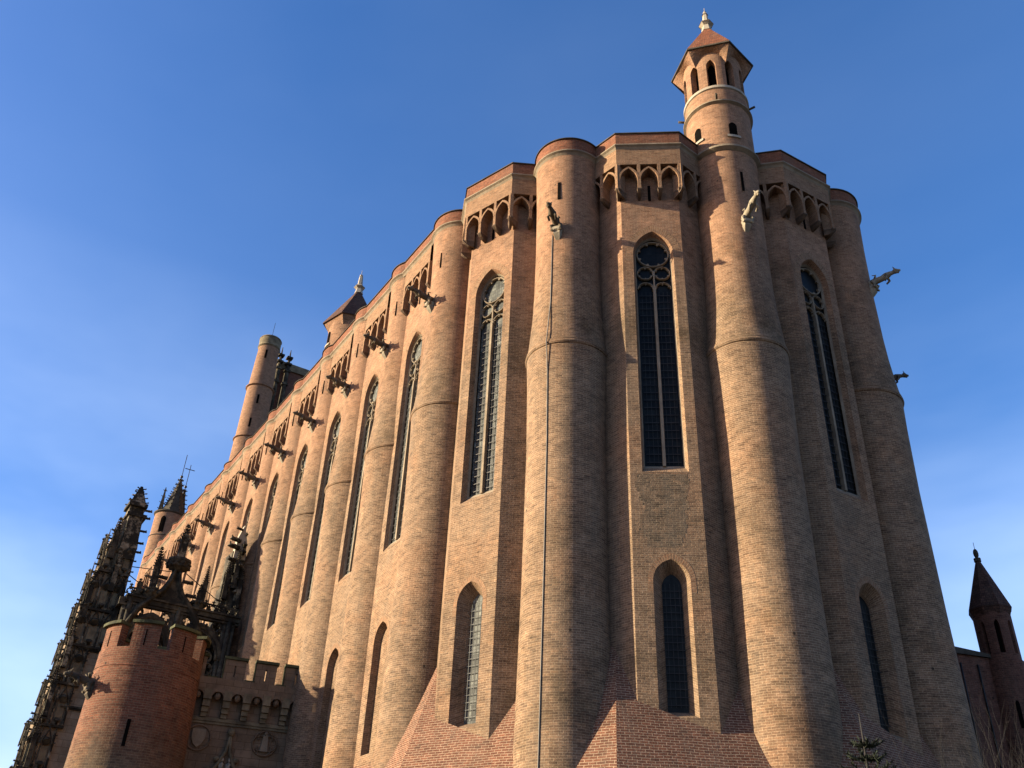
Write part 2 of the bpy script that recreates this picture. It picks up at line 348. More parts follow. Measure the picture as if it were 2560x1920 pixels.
def thing(name, label, cat, loc, group=None):
    o = bpy.data.objects.new(name, None); sc.collection.objects.link(o); o.location = loc
    o['label'] = label; o['category'] = cat
    if group: o['group'] = group
    return o
def clone(o, off, parent=None):
    """copy a part (with its sub-parts) shifted along"""
    c = o.copy(); sc.collection.objects.link(c)
    c.parent = parent or o.parent
    if parent is None: c.location = Vector(o.location) + Vector(off)
    for ch in list(KIDS.get(o.name, [])):
        k = ch.copy(); sc.collection.objects.link(k); k.parent = c
        KIDS.setdefault(c.name, []).append(k)
    return c
KIDS = {}
def sub(o, parent): KIDS.setdefault(parent.name, []).append(o); return o

class Frame:
    """s = to the right along a wall face seen from outside, o = outwards, z = up"""
    def __init__(self, m, th):
        t = R_(th); self.m = Vector((m[0], m[1], 0)); self.th = th; self.dz = 0.0
        self.T = Vector((-math.cos(t), -math.sin(t), 0)); self.N = Vector((-math.sin(t), math.cos(t), 0))
    def __call__(self, s, o, z): return self.m + self.T * s + self.N * o + Vector((0, 0, z + self.dz))
    def ax(self): return (self.T, self.N, Vector((0, 0, 1)))
class Cyl:
    def __init__(self, c, r, a0=0.0): self.c = Vector((c[0], c[1], 0)); self.r = r; self.a0 = a0
    def __call__(self, s, o, z):
        a = self.a0 - s / self.r
        return self.c + Vector((math.cos(a), math.sin(a), 0)) * (self.r + o) + Vector((0, 0, z))

def arch_z(s, a, h):
    s = min(abs(s), a); Rr = (a * a + h * h) / (2 * a)
    return math.sqrt(max(0.0, Rr * Rr - (s + Rr - a) ** 2))
def outline(a, zb, zs, h, n=9, sc_=0.0):
    pts = [(sc_ - a, zb)]
    ss = [-a * math.cos(PI / 2 * i / n) for i in range(n + 1)]
    ss = ss + [-x for x in ss[::-1][1:]]
    pts += [(sc_ + s, zs + arch_z(s, a, h)) for s in ss]
    pts.append((sc_ + a, zb))
    return pts
def wall_strip(mb, F, s0, s1, z0, z1, ops=(), o=0.0, step=None):
    """front face of a wall between s0..s1, z0..z1 with pointed openings (sc, a, zb, zs, rise) of one row"""
    cuts = {round(s0, 5), round(s1, 5)}
    for (c, a, zb, zs, h) in ops:
        for i in range(10):
            x = a * math.cos(PI / 2 * i / 9); cuts |= {round(c - x, 5), round(c + x, 5)}
        cuts.add(round(c, 5))
    if step:
        k = int((s1 - s0) / step)
        cuts |= {round(s0 + (s1 - s0) * i / k, 5) for i in range(k)}
    cuts = sorted(x for x in cuts if s0 - 1e-5 <= x <= s1 + 1e-5)
    for a_, b_ in zip(cuts, cuts[1:]):
        if b_ - a_ < 1e-4: continue
        mid = (a_ + b_) / 2; hit = None
        for op in ops:
            if abs(mid - op[0]) < op[1]: hit = op
        def q(za, zb_, zc, zd):
            mb.face([F(a_, o, za), F(b_, o, zb_), F(b_, o, zc), F(a_, o, zd)], [(a_, za), (b_, zb_), (b_, zc), (a_, zd)])
        if not hit: q(z0, z0, z1, z1)
        else:
            c, a, zb, zs, h = hit
            if zb > z0 + 1e-4: q(z0, z0, zb, zb)
            q(zs + arch_z(a_ - c, a, h), zs + arch_z(b_ - c, a, h), z1, z1)
def reveal(mb, F, outer, inner, o0, o1, bottom=True):
    per = 0
    n = len(outer); rng = range(n if bottom else n - 1)
    for i in rng:
        j = (i + 1) % n
        A, B = outer[i], outer[j]; C, D = inner[j], inner[i]
        L = math.hypot(A[0] - B[0], A[1] - B[1]); dd = abs(o1 - o0)
        vertical = abs(A[0] - B[0]) < 0.02
        uv = [(0, A[1]), (0, B[1]), (dd, B[1]), (dd, A[1])] if vertical else [(0, per), (0, per + L), (dd, per + L), (dd, per)]
        mb.face([F(A[0], o0, A[1]), F(B[0], o0, B[1]), F(C[0], o1, C[1]), F(D[0], o1, D[1])], uv)
        per += L
def band(mb, F, o, inner, outer):
    """flat ring between two outlines with radial brick mapping"""
    per = 0
    for i in range(len(inner) - 1):
        A, B, C, D = inner[i], inner[i + 1], outer[i + 1], outer[i]
        L = math.hypot(A[0] - B[0], A[1] - B[1])
        mb.face([F(A[0], o, A[1]), F(B[0], o, B[1]), F(C[0], o, C[1]), F(D[0], o, D[1])], [(0, per), (0, per + L), (0.4, per + L), (0.4, per)])
        per += L
def ring(mb, F, c, r, t, o0, o1, n=32, a0=0.0, a1=2 * PI):
    """stone hoop lying in the wall plane: centre c=(s,z), radius r, bar thickness t, between offsets o0 (back) and o1 (front)"""
    P = []
    for i in range(n + 1):
        a = a0 + (a1 - a0) * i / n; e = (math.cos(a), math.sin(a))
        P.append([F(c[0] + e[0] * (r + k * t / 2), o, c[1] + e[1] * (r + k * t / 2)) for k, o in ((1, o0), (1, (o0 + o1) / 2), (0.4, o1), (-0.4, o1), (-1, (o0 + o1) / 2), (-1, o0))])
    for A, B in zip(P, P[1:]):
        for k in range(5): mb.face([A[k], B[k], B[k + 1], A[k + 1]])
def cusps(mb, F, c, r, k, size, o0, o1, rot=0.0, a_lo=0, a_hi=2 * PI):
    for i in range(k):
        a = rot + 2 * PI * i / k
        if not (a_lo - 1e-6 <= a % (2 * PI) <= a_hi + 1e-6): continue
        e = Vector((math.cos(a), math.sin(a))); t = Vector((-e.y, e.x)); cc = Vector(c)
        tri = [cc + e * r + t * size * 0.75, cc + e * (r - size), cc + e * r - t * size * 0.75]
        fr = [F(p.x, o1, p.y) for p in tri]; bk = [F(p.x, o0, p.y) for p in tri]
        mb.face(fr)
        mb.face([fr[0], bk[0], bk[1], fr[1]]); mb.face([fr[1], bk[1], bk[2], fr[2]])
def sweep(mb, path, prof, closed=False):
    """path: list of 2D points, prof: list of (outward offset, z); outward = left normal of travel direction given by sign in prof"""
    n = len(path); P = [Vector((p[0], p[1])) for p in path]; nor = []
    for i in range(n - 1):
        t = (P[i + 1] - P[i]).normalized(); nor.append(Vector((t.y, -t.x)))   # right-hand side of travel
    def off(i):
        if i == 0: return nor[0]
        if i == n - 1: return nor[-1]
        a, b = nor[i - 1], nor[i]; mvec = (a + b).normalized(); return mvec / max(0.3, mvec.dot(a))
    u = 0
    for i in range(n - 1):
        L = (P[i + 1] - P[i]).length
        for (o0, z0), (o1, z1) in zip(prof, prof[1:]):
            a = P[i] + off(i) * o0; b = P[i + 1] + off(i + 1) * o0; c = P[i + 1] + off(i + 1) * o1; d = P[i] + off(i) * o1
            h = math.hypot(o1 - o0, z1 - z0); zz = z0 if abs(z1 - z0) > 0.6 * h else o0
            mb.face([(a.x, a.y, z0), (b.x, b.y, z0), (c.x, c.y, z1), (d.x, d.y, z1)], [(u, zz), (u + L, zz), (u + L, zz + h), (u, zz + h)])
        u += L

# ------------------------------------------------------------------ setting
g = MB()
g.face([(-400, -400, GZ), (600, -400, GZ), (600, 400, GZ), (-400, 400, GZ)])
o = g.build('ground', 'ground'); o['kind'] = 'structure'
g = MB()
for i in range(1):
    g.face([(-30, -15.2, GZ + 0.004), (60, -15.2, GZ + 0.004), (60, 12, GZ + 0.004), (-30, 12, GZ + 0.004)])
o = g.build('pavement', 'ground'); o['kind'] = 'structure'

# ------------------------------------------------------------------ the cathedral
ZS, ZP = 37.55, 38.77            # string course, parapet top
cat = thing('cathedral', 'huge fortress-like red brick church with round buttresses, tall tracery windows and arcaded parapet', 'church', (40, -25, GZ))

BP = [(2.12, GZ), (2.05, 3), (1.96, 8), (1.88, 14), (1.86, 20), (1.93, 23.5), (1.99, 24.95)]
BT = [(1.99, 25.28), (1.93, 25.7), (1.86, 26.5), (1.78, 27.6), (1.735, 29), (1.71, 32), (1.74, 35), (1.80, 37.0), (1.82, ZS)]
def gargoyle(parent, C, ang, r, z, light=False, L=1.35, rise=0.25, base='garglight'):
    """beast leaning out from the buttress: corbel stone, body, head, forelegs, haunches"""
    e = Vector((math.cos(ang), math.sin(ang), 0)); s = Vector((-e.y, e.x, 0)); Z = Vector((0, 0, 1)); c = Vector((C[0], C[1], 0)) + e * r + Z * z
    body = MB(); mt = 'garglight' if light else 'gargdark'
    P = lambda a, b, h: c + e * a + s * b + Z * h
    path = [P(-0.25, 0, -0.12), P(0.05, 0, 0.0), P(0.35, 0, 0.10 * rise * 4), P(0.65, 0, 0.5 * rise), P(L * 0.68, 0, 0.8 * rise), P(L * 0.84, 0, rise + 0.02), P(L, 0, rise + 0.02)]
    body.tube(path, [0.21, 0.24, 0.19, 0.17, 0.20, 0.13, 0.10], 10)
    for sg in (-1, 1):
        body.tube([P(0.15, 0.16 * sg, 0.02), P(0.32, 0.24 * sg, -0.12), P(0.22, 0.22 * sg, -0.34), P(0.36, 0.22 * sg, -0.42)], [0.12, 0.11, 0.07, 0.06], 7)
        body.tube([P(L * .68, 0.13 * sg, 0.7 * rise), P(L * .72, 0.20 * sg, 0.3 * rise - 0.12), P(L * .60, 0.17 * sg, -0.20)], [0.10, 0.07, 0.05], 7)
        body.tube([P(0.30, 0.10 * sg, 0.18), P(0.40, 0.17 * sg, 0.36), P(0.22, 0.20 * sg, 0.40)], [0.09, 0.06, 0.02], 6)
    b = body.build('gargoyle', mt, parent)
    h = MB(); hc = P(L + 0.05, 0, rise + 0.06)
    h.blob(hc, (0.16, 0.15, 0.15)); h.tube([hc, hc + e * 0.14 - Z * 0.02, hc + e * 0.26 - Z * 0.05], [0.12, 0.09, 0.06], 8)
    h.tube([hc - Z * 0.08, hc + e * 0.17 - Z * 0.16], [0.07, 0.045], 6)
    for sg in (-1, 1): h.tube([hc + s * 0.09 * sg + Z * 0.08, hc + s * 0.14 * sg + Z * 0.24 - e * 0.06], [0.05, 0.012], 5)
    h.build('head', mt, b)
    k = MB(); prev = None
    for (d_, w_, h_) in ((0.34, 0.25, -0.18), (0.34, 0.24, -0.34), (0.24, 0.21, -0.42), (0.26, 0.22, -0.52), (0.12, 0.17, -0.70), (0.0, 0.12, -0.84)):
        cur = [P(-0.2, -w_, h_), P(d_, -w_ * 0.8, h_), P(d_, w_ * 0.8, h_), P(-0.2, w_, h_)]
        if prev is None: k.face(cur)
        else:
            for q in range(4): k.face([prev[q], prev[(q + 1) % 4], cur[(q + 1) % 4], cur[q]])
        prev = cur
    k.face(prev)
    for sg in (-1, 1): k.blob(P(0.24, 0.13 * sg, -0.30), (0.11, 0.11, 0.13), 5)
    k.build('corbel', base, b)
    return b

def buttress(C, gang=None, glight=False, top=True, pipe=False, slit=None):
    sh = MB(); sh.lathe(C, BP); sh.lathe(C, BT)
    b = sh.build('buttress', 'wall', cat)
    ld = MB(); ld.lathe(C, [(1.99, 24.95), (2.04, 24.98), (2.07, 25.05), (2.06, 25.12), (2.02, 25.17), (2.03, 25.24), (1.99, 25.28)]); sub(ld.build('ledge', 'wall', b), b)
    if top:
        st = MB(); st.lathe(C, [(1.82, ZS), (1.90, ZS + 0.12), (2.00, ZS + 0.20), (2.00, ZS + 0.27), (1.93, ZS + 0.31), (1.86, ZS + 0.36)]); sub(st.build('string_course', 'stone', b), b)
        pr = MB(); pr.lathe(C, [(1.85, ZS + 0.36), (1.87, ZP - 0.07)]); sub(pr.build('parapet_drum', 'parapet', b), b)
        cp = MB(); cp.lathe(C, [(1.87, ZP - 0.07), (1.95, ZP - 0.05), (1.95, ZP), (0.05, ZP + 0.1)]); sub(cp.build('coping', 'coping', b), b)
    if gang is not None:
        gg = gargoyle(b, C, gang, 1.71, 32.45, glight); sub(gg, b)
    return b

NB = 13
A0 = (38.6, -19.85); STEP = 5.8
b0 = buttress(A0, gang=PI / 2)
def deep_clone(o, off):
    def rec(s, par):
        c = s.copy(); sc.collection.objects.link(c)
        if par is not None: c.parent = par
        else: c.location = Vector(s.location) + Vector(off)
        for ch in [x for x in ALL if x.parent == s]: rec(ch, c)
        return c
    ALL = list(bpy.data.objects)
    return rec(o, None)
for k in range(1, NB):
    deep_clone(b0, (STEP * k, 0, 0))
C2, C3, C4, C5 = (30.28, -21.81), (25.1, -28.6), (24.7, -36.4), (30.0, -44.0)
def out_ang(th): t = R_(th); return math.atan2(math.cos(t), -math.sin(t))
buttress(C2, gang=out_ang(35.5))
bt3 = buttress(C3, gang=None, top=False)
gargoyle(bt3, C3, out_ang(69), 1.71, 32.7, True, L=1.45, rise=0.35)
buttress(C4, gang=out_ang(110), glight=True)
buttress(C5, gang=out_ang(140))

# ---- one bay of wall between two buttresses
RECESS = 0.6
def bay_parts(M0, th, apse=True):
    F = Frame(M0, th); parts = []
    REC = 0.6 if apse else 0.42
    hw = 1.5 if apse else 2.9
    # main wall, two storeys of openings
    wl = MB()
    chap = (0.03, 0.75, 8.2, 13.5, 0.93); win = (0.03, 1.0, 18.42, 30.75, 1.45)
    wall_strip(wl, F, -hw, hw, GZ, 16.2, [chap], -REC)
    wall_strip(wl, F, -hw, hw, 16.2, 37.9, [win], -REC)
    oc = outline(0.75, 8.2, 13.5, 0.93, sc_=0.03); CD = 0.55 if apse else 0.34
    ic = outline(0.40, 8.5, 13.42, 0.58, sc_=0.06) if apse else outline(0.66, 8.3, 13.45, 0.84, sc_=0.03)
    reveal(wl, F, oc, ic, -REC, -REC - CD)
    ow = outline(1.0, 18.42, 30.75, 1.45, sc_=0.03); mw = outline(0.9, 18.72, 30.85, 1.2, sc_=0.03); iw = outline(0.84, 18.9, 30.9, 1.05, sc_=0.03)
    DI = 0.30 if apse else 0.20
    reveal(wl, F, ow, mw, -REC, -REC - DI)
    if apse:
        for sg in (-1, 1):
            G = Frame(F(sg * 1.5, -REC, 0)[:2], th + sg * 43)
            a_, b_ = (0, 3.2) if sg > 0 else (-3.2, 0)
            wall_strip(wl, G, a_, b_, GZ, 37.9, [], 0)
    W = wl.build('wall', 'wall', cat); parts.append(W)
    # slit
    sl_ = MB(); sl_.box(F(0.0, -REC + 0.004, 34.85), (0.15, 0.03, 1.1), F.ax()); sl_.build('arrow_slit', 'void', W)
    # window
    fr = MB(); reveal(fr, F, mw, iw, -REC - DI, -REC - DI - 0.12, True)
    of = outline(0.92, 18.70, 30.85, 1.24, sc_=0.03)
    band(fr, F, -REC - DI + 0.01, mw, of)
    WN = fr.build('window', 'stone', cat); parts.append(WN)
    gl = MB(); o_ = -REC - DI - 0.2
    n = len(iw)
    cen = (0.03, 25.0)
    for i in range(n):
        j = (i + 1) % n
        gl.face([F(cen[0], o_, cen[1]), F(iw[i][0] * 1.02, o_, iw[i][1]), F(iw[j][0] * 1.02, o_, iw[j][1])], [(cen[0], cen[1]), iw[i], iw[j]])
    gl.build('glass', 'glasslit' if th < 30 else 'glass', WN)
    tr = MB(); ob, of_ = -REC - DI - 0.18, -REC - DI - 0.03
    ring(tr, F, (0.03, 30.96), 0.79, 0.085, ob, of_, 40)
    cusps(tr, F, (0.03, 30.96), 0.76, 8, 0.13, ob, of_ - 0.04, PI / 8)
    for sg in (-1, 1):
        c = (0.03 + sg * 0.415, 29.74); ring(tr, F, c, 0.385, 0.065, ob, of_, 28); cusps(tr, F, c, 0.365, 6, 0.085, ob, of_ - 0.04, PI / 6)
        c = (0.03 + sg * 0.415, 28.86)
        ring(tr, F, (c[0] , 28.72), 0.40, 0.07, ob, of_, 18, 0, PI); cusps(tr, F, (c[0], 28.72), 0.38, 6, 0.09, ob, of_ - 0.04, PI / 6, 0.1, PI)
    tr.box(F(0.03, (ob + of_) / 2, 29.2), (0.07, 0.2, 1.3), F.ax())
    tr.build('tracery', 'stone', WN)
    mu = MB(); mu.box(F(0.03, (ob + of_) / 2 + 0.02, 23.8), (0.13, 0.22, 9.9), F.ax()); mu.box(F(0.03, (ob + of_) / 2, 28.75), (0.20, 0.2, 0.14), F.ax()); mu.build('mullion', 'stone', WN)
    gr = MB()
    for sg in (-1, 1):
        for q in (-0.20, 0.0, 0.20): gr.box(F(0.03 + sg * 0.42 + q, -REC - DI - 0.14, 23.8), (0.018, 0.02, 9.6), F.ax())
        for i in range(24): gr.box(F(0.03 + sg * 0.42, -REC - DI - 0.12, 19.1 + i * 0.402), (0.66, 0.03, 0.03), F.ax())
    gr.build('saddle_bars', 'iron', WN)
    sill = MB()
    sill.face([F(-0.98, -REC + 0.01, 18.38), F(1.04, -REC + 0.01, 18.38), F(0.94, -REC - DI - 0.02, 18.75), F(-0.88, -REC - DI - 0.02, 18.75)])
    sill.build('sill', 'wall', WN)
    # arch of radial bricks over the big window, slightly proud
    va = MB()
    i2 = [(s, z) for s, z in outline(1.0, 30.3, 30.75, 1.45, sc_=0.03)]; o2 = [(s, z) for s, z in outline(1.38, 30.3, 30.75, 1.86, sc_=0.03)]
    band(va, F, -REC + 0.006, i2, o2); va.build('window_arch', 'arch' , WN)
    # chapel window
    cf = MB()
    i3 = outline(0.75, 13.0, 13.5, 0.93, sc_=0.03); o3 = outline(0.97, 13.0, 13.5, 1.22, sc_=0.03)
    band(cf, F, -REC + 0.006, i3, o3)
    CW = cf.build('chapel_window', 'arch', cat); parts.append(CW)
    cg = MB(); n = len(ic); cen = (0.07, 11.0)
    for i in range(n):
        j = (i + 1) % n
        cg.face([F(cen[0], -REC - CD - 0.01, cen[1]), F(ic[i][0], -REC - CD - 0.01, ic[i][1]), F(ic[j][0], -REC - CD - 0.01, ic[j][1])], [cen, ic[i], ic[j]])
    if not apse: cg.uv = [None] * len(cg.f)
    cg.build('glass' if apse else 'blind_panel', 'wall' if not apse else 'glasslit' if th < 30 else 'glass', CW)
    cb = MB()
    for i in range(16): cb.box(F(0.07, -REC - 0.48, 8.75 + i * 0.30), (0.84, 0.02, 0.022), F.ax())
    for q in (-0.28, -0.09, 0.09, 0.28): cb.box(F(0.07 + q, -REC - 0.47, 11.1), (0.016, 0.02, 4.9), F.ax())
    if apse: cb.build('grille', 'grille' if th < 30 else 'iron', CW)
    # arcaded parapet
    AR = arcade_parts(F, th, apse, REC); parts += AR
    # sloping red brick base
    tb = MB(); m_ = 2.6
    z0t = lambda s: 8.2 - 0.37 * s if apse else 7.7 - 0.1 * s
    def oo(s, z): return -REC - (z - z0t(s)) / m_
    zt = 13.6; sl0 = -2.2 if apse else -3.2; sr = 4.0 if apse else 3.2
    def quad(sa, sb, sa2, sb2):
        tb.face([F(sa, oo(sa, GZ), GZ), F(sb, oo(sb, GZ), GZ), F(sb2, oo(sb2, zt), zt), F(sa2, oo(sa2, zt), zt)])
    # pieces beside the oriel run back into the recesses; the middle stops at the wall below the chapel window
    hs_ = 1.5
    def k_(s): return s + (sl0 - 0.35 - s) * 0
    tb.face([F(sl0 - 0.35, oo(sl0 - 0.35, GZ), GZ), F(-hs_, oo(-hs_, GZ), GZ), F(-hs_, oo(-hs_, zt), zt), F(sl0, oo(sl0, zt), zt)])
    tb.face([F(hs_, oo(hs_, GZ), GZ), F(sr, oo(sr, GZ), GZ), F(sr, oo(sr, zt), zt), F(hs_, oo(hs_, zt), zt)])
    tb.face([F(-hs_, oo(-hs_, GZ), GZ), F(hs_, oo(hs_, GZ), GZ), F(hs_, -REC - 0.01, z0t(hs_) + 0.026), F(-hs_, -REC - 0.01, z0t(-hs_) + 0.026)])
    if apse:
        # facet turned towards the left buttress
        A = F(sl0 - 0.35, oo(sl0 - 0.35, GZ), GZ); B = F(sl0, oo(sl0, zt), zt)
        tt = math.radians(24); dirv = -(F.T * math.cos(tt) + F.N * math.sin(tt))
        tb.face([A + dirv * 3.2, A, B, B + dirv * 3.2])
    parts.append(tb.build('sloped_base', 'red', cat))
    return parts

def arcade_parts(F, th, apse, REC):
    """machicolation arches, solid band, string course, parapet and coping of one bay"""
    ps = []
    segs = [(F, -1.7 if apse else -1.72, 1.7 if apse else 1.72, 3)]
    path = []
    if apse:
        GL = Frame(F(-1.7, 0, 0)[:2], th - 43); GR = Frame(F(1.7, 0, 0)[:2], th + 43)
        segs += [(GL, -2.2, 0, 2), (GR, 0, 2.2, 2)]
        path = [GL(-2.3, 0, 0), F(-1.7, 0, 0), F(1.7, 0, 0), GR(2.3, 0, 0)]
    else: path = [F(-2.6, 0, 0), F(2.6, 0, 0)]
    ar = MB(); cbs = []; zl = 34.70; zsp = 35.35; rise = 0.78; ztop = 36.42; dp = REC + 0.02
    for (G, s0, s1, nA) in segs:
        L = s1 - s0; end = 0.10 if G is F else 0.04
        wA = (L - 2 * end + 0.0) / nA; pw = 0.17
        # solid band above the arches
        wall_strip(ar, G, s0, s1, ztop, ZS, [], 0)
        ar.face([G(s0, 0, ztop), G(s1, 0, ztop), G(s1, -dp, ztop), G(s0, -dp, ztop)])
        for i in range(nA + 1):
            c = s0 + end + wA * i
            # pier
            a_, b_ = c - pw / 2, c + pw / 2
            if G is F and i == 0: a_ = s0
            if G is F and i == nA: b_ = s1
            for (p, q) in (((a_, 0), (b_, 0)),): ar.face([G(a_, 0, zl), G(b_, 0, zl), G(b_, 0, ztop), G(a_, 0, ztop)], [(a_, zl), (b_, zl), (b_, ztop), (a_, ztop)])
            for x in (a_, b_): ar.face([G(x, 0, zl), G(x, -dp, zl), G(x, -dp, ztop), G(x, 0, ztop)], [(0, zl), (dp, zl), (dp, ztop), (0, ztop)])
            ar.face([G(a_, 0, zl), G(b_, 0, zl), G(b_, -dp, zl), G(a_, -dp, zl)])
            # moulded stone corbel under the pier
            cb = MB(); mc = (a_ + b_) / 2; wd = min(0.27, b_ - a_ + 0.06)
            lv = [(0.02, wd + 0.03, zl), (0.02, wd + 0.03, zl - 0.06), (-0.03, wd * 0.9, zl - 0.11), (-0.14, wd * 0.8, zl - 0.21), (-0.32, wd * 0.6, zl - 0.31), (-dp, wd * 0.45, zl - 0.37)]
            for (o0, w0, z0), (o1, w1, z1) in zip(lv, lv[1:]):
                cb.face([G(mc - w0 / 2, o0, z0), G(mc + w0 / 2, o0, z0), G(mc + w1 / 2, o1, z1), G(mc - w1 / 2, o1, z1)])
                for sg in (-1, 1): cb.face([G(mc + sg * w0 / 2, o0, z0), G(mc + sg * w1 / 2, o1, z1), G(mc + sg * w1 / 2, -dp, z1), G(mc + sg * w0 / 2, -dp, z0)])
            cb.face([G(mc - wd / 2, 0.02, zl), G(mc + wd / 2, 0.02, zl), G(mc + wd / 2, -dp, zl), G(mc - wd / 2, -dp, zl)]); cbs.append(cb)
        for i in range(nA):
            c = s0 + end + wA * (i + 0.5); a = wA / 2 - pw / 2; t = 0.11
            inn = outline(a, zsp, zsp, rise, 8, c)[1:-1]; ou = outline(a + t, zsp, zsp, rise + t * 1.15, 8, c)[1:-1]
            for (A, B, C_, D) in zip(inn, inn[1:], ou[1:], ou):
                ar.face([G(A[0], 0.01, A[1]), G(B[0], 0.01, B[1]), G(C_[0], 0.01, C_[1]), G(D[0], 0.01, D[1])])
                ar.face([G(A[0], 0.01, A[1]), G(B[0], 0.01, B[1]), G(B[0], -dp, B[1]), G(A[0], -dp, A[1])])
                ar.face([G(D[0], 0.01, D[1]), G(C_[0], 0.01, C_[1]), G(C_[0], -dp, C_[1]), G(D[0], -dp, D[1])])
            # closing wall behind the pierced spandrels
        ar.face([G(s0, -dp + 0.03, 35.4), G(s1, -dp + 0.03, 35.4), G(s1, -dp + 0.03, ztop), G(s0, -dp + 0.03, ztop)]) if False else None
    A = ar.build('machicolation_arcade', 'arch', cat); ps.append(A)
    for cb in cbs: cb.build('corbel', 'corbelstone', A)
    P2 = [(p.x, p.y) for p in path]
    P2 = P2[::-1]
    # travel so that the outside lies on the right-hand side
    t = Vector(P2[1]) - Vector(P2[0]); rgt = Vector((t.y, -t.x))
    if rgt.dot(Vector((F.N.x, F.N.y))) < 0: P2 = P2[::-1]
    st = MB(); sweep(st, P2, [(0.0, ZS), (0.07, ZS + 0.12), (0.17, ZS + 0.20), (0.17, ZS + 0.27), (0.10, ZS + 0.31), (0.0, ZS + 0.36)])
    ps.append(st.build('string_course', 'stone', cat))
    pr = MB(); sweep(pr, P2, [(0.0, ZS + 0.36), (0.02, ZP - 0.07)]); sweep(pr, P2, [(-0.45, ZP - 0.07), (-0.45, ZS)])
    PP = pr.build('parapet', 'parapet', cat); ps.append(PP)
    cp = MB(); sweep(cp, P2, [(0.02, ZP - 0.07), (0.09, ZP - 0.055), (0.09, ZP), (-0.5, ZP + 0.03), (-0.5, ZP - 0.07)])
    cp.build('coping', 'coping', PP)
    return ps

nave = bay_parts((A0[0] + STEP / 2, -18.25), 0, apse=False)
for k in range(1, NB - 1):
    for p in nave: deep_clone(p, (STEP * k, 0, 0))
bay_parts((33.7, -18.66), 18.4)
bay_parts((26.04, -23.95), 53.0)
# area of blackened, mossy brick below the tall window of the middle bay
FC = Frame((26.04, -23.95), 53.0); rq = random.Random(11); dp_ = MB(); zz_ = 14.95; row_ = 0.105 * 2
while zz_ < 18.2:
    a_, b_ = -1.12 + rq.uniform(-.12, .12) + 0.1 * math.sin(zz_ * 2), 0.86 + rq.uniform(-.1, .1) - 0.12 * math.sin(zz_ * 1.7)
    if zz_ < 15.6 : a_ += (15.6 - zz_) * 0.5; b_ -= (15.6 - zz_) * 0.5
    dp_.face([FC(a_, -0.596, zz_), FC(b_, -0.596, zz_), FC(b_, -0.596, zz_ + row_), FC(a_, -0.596, zz_ + row_)]); zz_ += row_
dp_.build('sooty_patch', 'darkpatch', cat)
bay_parts((22.72, -32.45), 87.4)
bay_parts((26.7, -41.65), 122.0)

# unseen roof deck and north wall, added to keep light out of the shell
bd = MB()
poly = [(106, -19.2), (36, -19.2), (28.5, -24.0), (25.4, -30.4), (25.4, -38), (29.5, -44.5), (37, -49), (106, -49)]
bd.face([(x, y, 37.9) for x, y in poly]); bd.build('unseen_roof_deck', 'roofdeck', cat)
nw = MB()
nl = [(30.0, -44.0), (37.5, -49), (106, -49), (106, -18.9)]
for a, b in zip(nl, nl[1:]): nw.face([(a[0], a[1], GZ), (b[0], b[1], GZ), (b[0], b[1], 38.7), (a[0], a[1], 38.7)])
nw.build('unseen_north_wall', 'north', cat)

# ---- rain pipe down the second buttress
pp = MB(); e = out_ang(35.5) - 0.17
pts = []
prof = BP + BT
for z in [GZ, 3, 8, 14, 20, 23.5, 25.1, 27.6, 29.5, 32.0]:
    r = next((r0 + (r1 - r0) * (z - z0) / (z1 - z0) for (r0, z0), (r1, z1) in zip(prof, prof[1:]) if z0 <= z <= z1 and z1 > z0), 1.75)
    if 24.8 < z < 25.4: r = 2.09
    a = e + (0.0 if z > 26 else -0.0)
    pts.append((C2[0] + (r + 0.02) * math.cos(a), C2[1] + (r + 0.02) * math.sin(a), z))
pp.tube(pts, 0.028, 8); pp.build('rain_pipe', 'lead', cat)

# slits in the buttress heads
def slit(C, ang, r, z, h, parent=cat, sw=0.15):
    e = Vector((math.cos(ang), math.sin(ang), 0)); s = Vector((-e.y, e.x, 0))
    b = MB(); b.box(Vector((C[0], C[1], z)) + e * (r - 0.03), (0.10, sw, h), (e, s, Vector((0, 0, 1)))); b.build('arrow_slit', 'void', parent)
slit(C2, out_ang(37), 1.76, 35.0, 1.2); slit(C3, out_ang(72), 1.76, 35.4, 1.35)
for k in range(0, NB): slit((A0[0] + STEP * k, A0[1]), PI / 2 + 0.3, 1.76, 35.2, 1.1, cat, 0.08)

